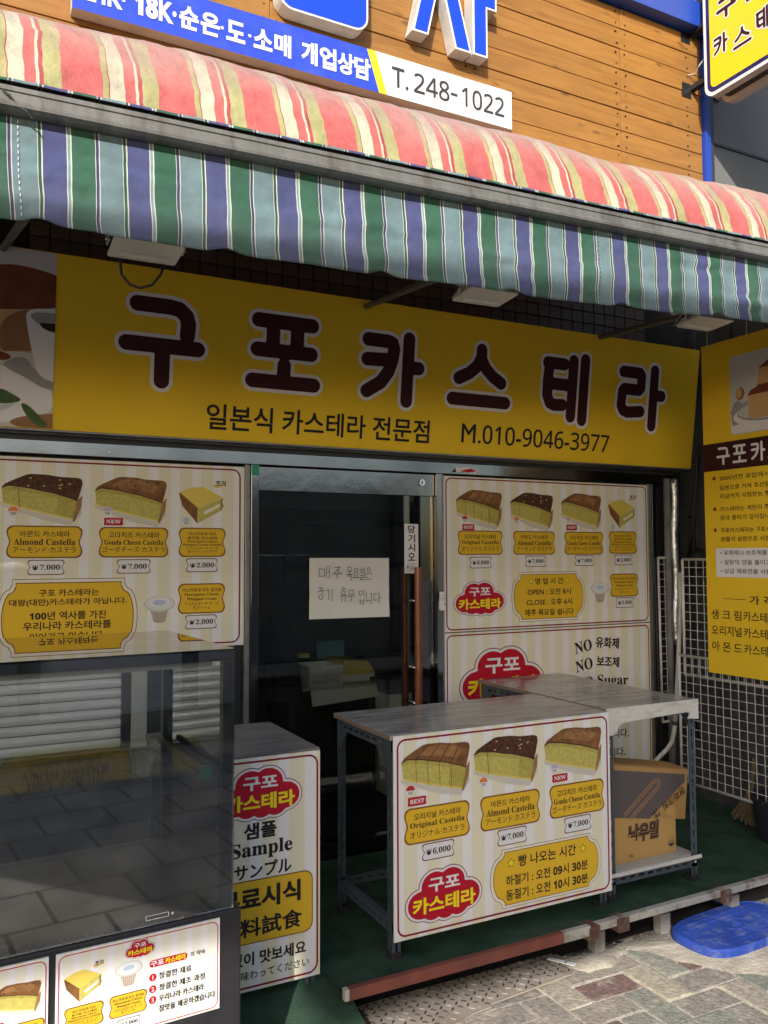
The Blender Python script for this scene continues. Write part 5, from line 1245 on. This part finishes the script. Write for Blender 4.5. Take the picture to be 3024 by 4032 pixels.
for k, (a, b) in enumerate((((4.03, 3.664, 2.25), .011), ((4.03, 3.655, 2.3), .007))):
    MB().tube([a, (4.03, 3.668-.004*k, 2.106), (4.03, 3.690-.01*k, 1.952), (4.03, 3.724-.02*k, 1.735), (4.03, 3.735-.05*k, 1.62)], b, 'cable', 8).build('cable_run', cb, smooth=True)
mb = MB()
for k in range(5):
    mb.tube([(4.025-.004*k, 3.675+(.075-.006*k)*math.cos(R(a)), 1.575+(.062-.004*k)*math.sin(R(a))) for a in range(0, 361, 20)], .006, 'cable', 6, False)
mb.build('coil', cb, smooth=True)
for z in (1.83, 1.35): MB().box(4.022, 4.045, 3.700, 3.735, z, z+.014, 'chrome').build('pipe_clip', cb)
MB().tube([(4.03, 3.73, 1.55), (4.032, 3.72, 1.2), (4.03, 3.735, .8), (4.03, 3.70, .5)], .008, 'cable', 6).build('cable_run', cb, smooth=True)
# broom and dark bucket in the corner
br_ = thing('broom', 'old straw broom leaning in the corner under the wire grid', 'broom', (3.86, 3.22, .145), (R(20), R(14), R(-70)))
mb = MB(); rnd = random.Random(3)
for i in range(46):
    a = -1+2*i/45; mb.tube([(.016*a, rnd.uniform(-.012, .012), .20), (.05*a, rnd.uniform(-.018, .018), .11), (.088*a+rnd.uniform(-.006, .006), rnd.uniform(-.022, .022), rnd.uniform(0, .022))], [.005, .007, .005], 'straw', 5)
tag(mb.build('bristles', br_), kind='stuff')
MB().tube([(0, 0, .18), (0, 0, .42)], .011, 'straw', 8).build('handle', br_)
MB().tube([(0, 0, .175), (0, 0, .205)], .021, 'card', 10).build('binding', br_)
bk = thing('bucket', 'dark navy bucket on the green mat at the right edge', 'bucket', (3.80, 2.96, .142))
prof = [(.10, 0), (.118, .02), (.142, .20), (.147, .205), (.147, .217), (.138, .217), (.132, .20), (.106, .03)]
mb = MB(); n = 28
vs = [(r_*math.cos(2*math.pi*i/n), r_*math.sin(2*math.pi*i/n), z) for r_, z in prof for i in range(n)]
mb.add(vs, [(k*n+i, k*n+(i+1) % n, (k+1)*n+(i+1) % n, (k+1)*n+i) for k in range(len(prof)-1) for i in range(n)]+[tuple(range(n-1, -1, -1)), tuple(range((len(prof)-1)*n, len(prof)*n))], 'navy_cloth')
mb.build('bucket_shell', bk, smooth=True)
MB().tube([(.147*math.cos(R(a)), .147*math.sin(R(a))*.9, .20-.10*math.sin(R(a))) for a in range(180, 361, 15)], .004, 'dark_metal', 6).build('bail_handle', bk)

# ================================================================== ON THE GROUND
lid = thing('plastic_slab', 'rounded blue plastic cover lying on the paving beside the platform', 'plastic cover', (2.985, 2.560, .008), (0, 0, R(4)))
def dshape(s_, n=96):
    # rounded front, flattened rear and sides
    out = []
    for i in range(n):
        a = 2*math.pi*i/n; c_, q = math.cos(a), math.sin(a); e = 3.6
        r_ = (abs(c_/.305)**e+abs(q/.152)**e)**(-1/e); out.append((r_*c_*s_, r_*q*s_))
    return out
mb = MB(); n = 96
lay = [(1.0, 0), (1.0, .022), (.99, .029), (.972, .0325), (.950, .0325), (.944, .0305), (.0001, .0305)]
vs = [(x, y, z) for s_, z in lay for x, y in dshape(s_)]
mb.add(vs, [(k*n+i, k*n+(i+1) % n, (k+1)*n+(i+1) % n, (k+1)*n+i) for k in range(len(lay)-1) for i in range(n)]+[tuple(range(n-1, -1, -1))], 'lid_blue')
mb.build('slab_body', lid, smooth=False)
mb = MB()
for k, y in enumerate((-.10, -.07, .07, .10)): mb.box(-.22, .21, y-.004, y+.004, .0308, .0330, 'lid_blue')
mb.build('raised_ribs', lid, bevel=.0015)
mb = MB(); mb.tube([(.068*math.cos(R(a)), .042*math.sin(R(a)), .031) for a in range(0, 361, 12)], .0016, 'lid_blue', 6, False)
mb.tube([(.020*math.cos(R(a)), .016*math.sin(R(a)), .031) for a in range(0, 361, 30)], .0014, 'lid_blue', 6, False)
mb.tube([(-.05, -.01, .031), (-.02, .012, .0312), (.02, -.012, .0312), (.05, .01, .031)], .0014, 'lid_blue', 6); mb.build('oval_emblem', lid)
bl = thing('blue_block', 'small dark blue plastic block pushed under the platform edge', 'block', (3.20, 2.80, .0))
MB().prism([(-.05, 0), (.05, 0), (.042, .07), (.03, .082), (-.03, .082), (-.042, .07)], -.03, .03, 'lid_blue').build('block_body', bl, bevel=.004)
cp = thing('checker_plate', 'worn steel checker plate lying in front of the red platform beam', 'steel plate', (1.285, 2.512, .010), (0, 0, R(.4)))
pts = [(0, .0), (.285, -.012), (.345, .012), (.435, .022), (.445, .036), (.848, .070), (.872, .235), (.02, .245)]
mb = MB(); n = len(pts)
mb.add([(x, y, 0) for x, y in pts]+[(x, y, .005) for x, y in pts], [tuple(range(n-1, -1, -1)), tuple(range(n, 2*n))]+[(i, (i+1) % n, n+(i+1) % n, n+i) for i in range(n)], 'plate_steel')
mb.build('plate_sheet', cp)
mb = MB(); rnd = random.Random(5)
for i in range(27):
    for j in range(9):
        x = .018+i*.0318; y = .016+j*.0268
        lowy = .0 if x < .3 else (.03 if x < .44 else .045+.06*(x-.44))
        if x > .845 or y < lowy+.008 or y > .232: continue
        a = R(45) if (i+j) % 2 else R(-45)
        c_, s_ = math.cos(a), math.sin(a); l, w_ = .0135, .0038
        q = [(-l, 0), (-l*.5, w_), (l*.5, w_), (l, 0), (l*.5, -w_), (-l*.5, -w_)]
        b = [(x+u*c_-v*s_, y+u*s_+v*c_, .0048) for u, v in q]; t_ = [(x+.55*(u*c_-v*s_), y+.55*(u*s_+v*c_), .0075) for u, v in q]
        mb.add(b+t_, [(k, (k+1) % 6, 6+(k+1) % 6, 6+k) for k in range(6)]+[tuple(range(6, 12))], 'plate_worn' if rnd.random() < .75 else 'plate_steel')
tag(mb.build('raised_lozenges', cp), kind='stuff')
ms = thing('metal_strip', 'short white strip with a dark hole on the end of the checker plate', 'strip', (2.140, 2.672, .019), (0, 0, R(-58)))
MB().box(-.055, .055, -.011, .011, 0, .003, 'white_paint').build('strip_body', ms, bevel=.001)
MB().tube([(.018, 0, .0031), (.018, 0, .0036)], .005, 'ink', 12).build('hole', ms)

# ================================================================== INSIDE THE SHOP
it = thing('inner_table', 'white topped work table inside the dark shop behind the door glass', 'table')
MB().box(1.80, 2.43, 4.78, 5.6, .785, .800, 'melamine').build('table_top', it)
MB().prism([(1.955, .69), (2.40, .72), (2.43, .785), (1.945, .785)], 4.77, 4.778, 'basket_white').build('front_apron', it)
for x, y in ((1.84, 4.83), (2.39, 4.83), (1.84, 5.55), (2.39, 5.55)): MB().box(x-.02, x+.02, y-.02, y+.02, .13, .784, 'dark_metal').build('leg', it)
bs = thing('plastic_basket', 'white perforated plastic basket on the table inside the shop', 'basket', (1.955, 4.80, .801))
mb = MB()
for i in range(15): mb.box(.0+i*.0145, .005+i*.0145, -.0, .003, .012, .112, 'basket_white')
for j in range(8): mb.box(0, .208, -.0002, .0032, .010+j*.0135, .0145+j*.0135, 'basket_white')
tag(mb.build('lattice_front', bs), kind='stuff')
mb = MB(); mb.box(-.008, .216, -.004, .004, .112, .124, 'basket_white').box(-.008, 0, .004, .26, 0, .124, 'basket_white').box(.208, .216, .004, .26, 0, .124, 'basket_white').box(-.008, .216, .256, .264, 0, .124, 'basket_white').box(0, .208, .004, .256, 0, .004, 'basket_white'); mb.build('basket_body', bs)
yt = thing('yellow_tray', 'yellow lidded box beside the basket inside the shop', 'box', (2.20, 4.92, .801))
MB().box(0, .25, 0, .3, 0, .045, 'basket_white').build('box_base', yt); MB().prism([(0, 0), (.26, 0), (.21, .075), (.10, .085), (.04, .09)], 0, .3, 'tray_yellow').build('box_lid', yt, loc=(-.005, 0, .046))
nbk = thing('notebook', 'blue spiral notebook propped up inside the shop', 'notebook', (2.215, 5.32, .801)); MB().box(0, .20, 0, .012, 0, .22, 'book_blue').build('cover', nbk)
mb = MB()
for k in range(10): mb.tube([(-.008, .006, .02+k*.02), (.006, .006, .02+k*.02)], .004, 'dark_metal', 6)
mb.build('spiral', nbk)
for x, lab in ((1.902, 'glass jar with yellow lid inside the shop, nearer the left door jamb'), (2.022, 'glass jar with yellow lid inside the shop, nearer the notebook')):
    j = thing('jar', lab, 'jar', (x, 5.1, .801), group='yellow lidded jars inside the shop')
    MB().tube([(0, 0, 0), (0, 0, .15)], .042, 'glass_shelf', 16).build('jar_body', j); MB().tube([(0, 0, .151), (0, 0, .178)], .046, 'jar_lid', 16).build('jar_lid', j)
ap = thing('apron', 'dark cloth apron hanging inside the shop at the left of the door', 'apron', (1.52, 4.7, .75))
mb = MB(); nx_, nz_ = 22, 14
mb.v = [(.36*i/nx_*(.6+.4*(1-j/nz_)), .03*math.sin(i*.9)+.01*math.sin(i*2.1+j*.4), .85*j/nz_) for j in range(nz_+1) for i in range(nx_+1)]
mb.f = [(j*(nx_+1)+i, j*(nx_+1)+i+1, (j+1)*(nx_+1)+i+1, (j+1)*(nx_+1)+i) for j in range(nz_) for i in range(nx_)]; mb.m = ['dark_cloth']*len(mb.f); mb.build('cloth', ap, smooth=True)
MB().tube([(-.05, .02, .86), (.45, .02, .86)], .006, 'chrome', 6).build('hanging_rod', ap)
bx_ = thing('storage_box', 'pale storage box standing inside the shop behind the door handle', 'box', (2.40, 4.62, .13)); MB().box(0, .16, 0, .25, 0, .62, 'basket_white').build('box_body', bx_); MB().box(-.006, .166, -.006, .256, .621, .70, 'tray_grey').build('box_lid', bx_)
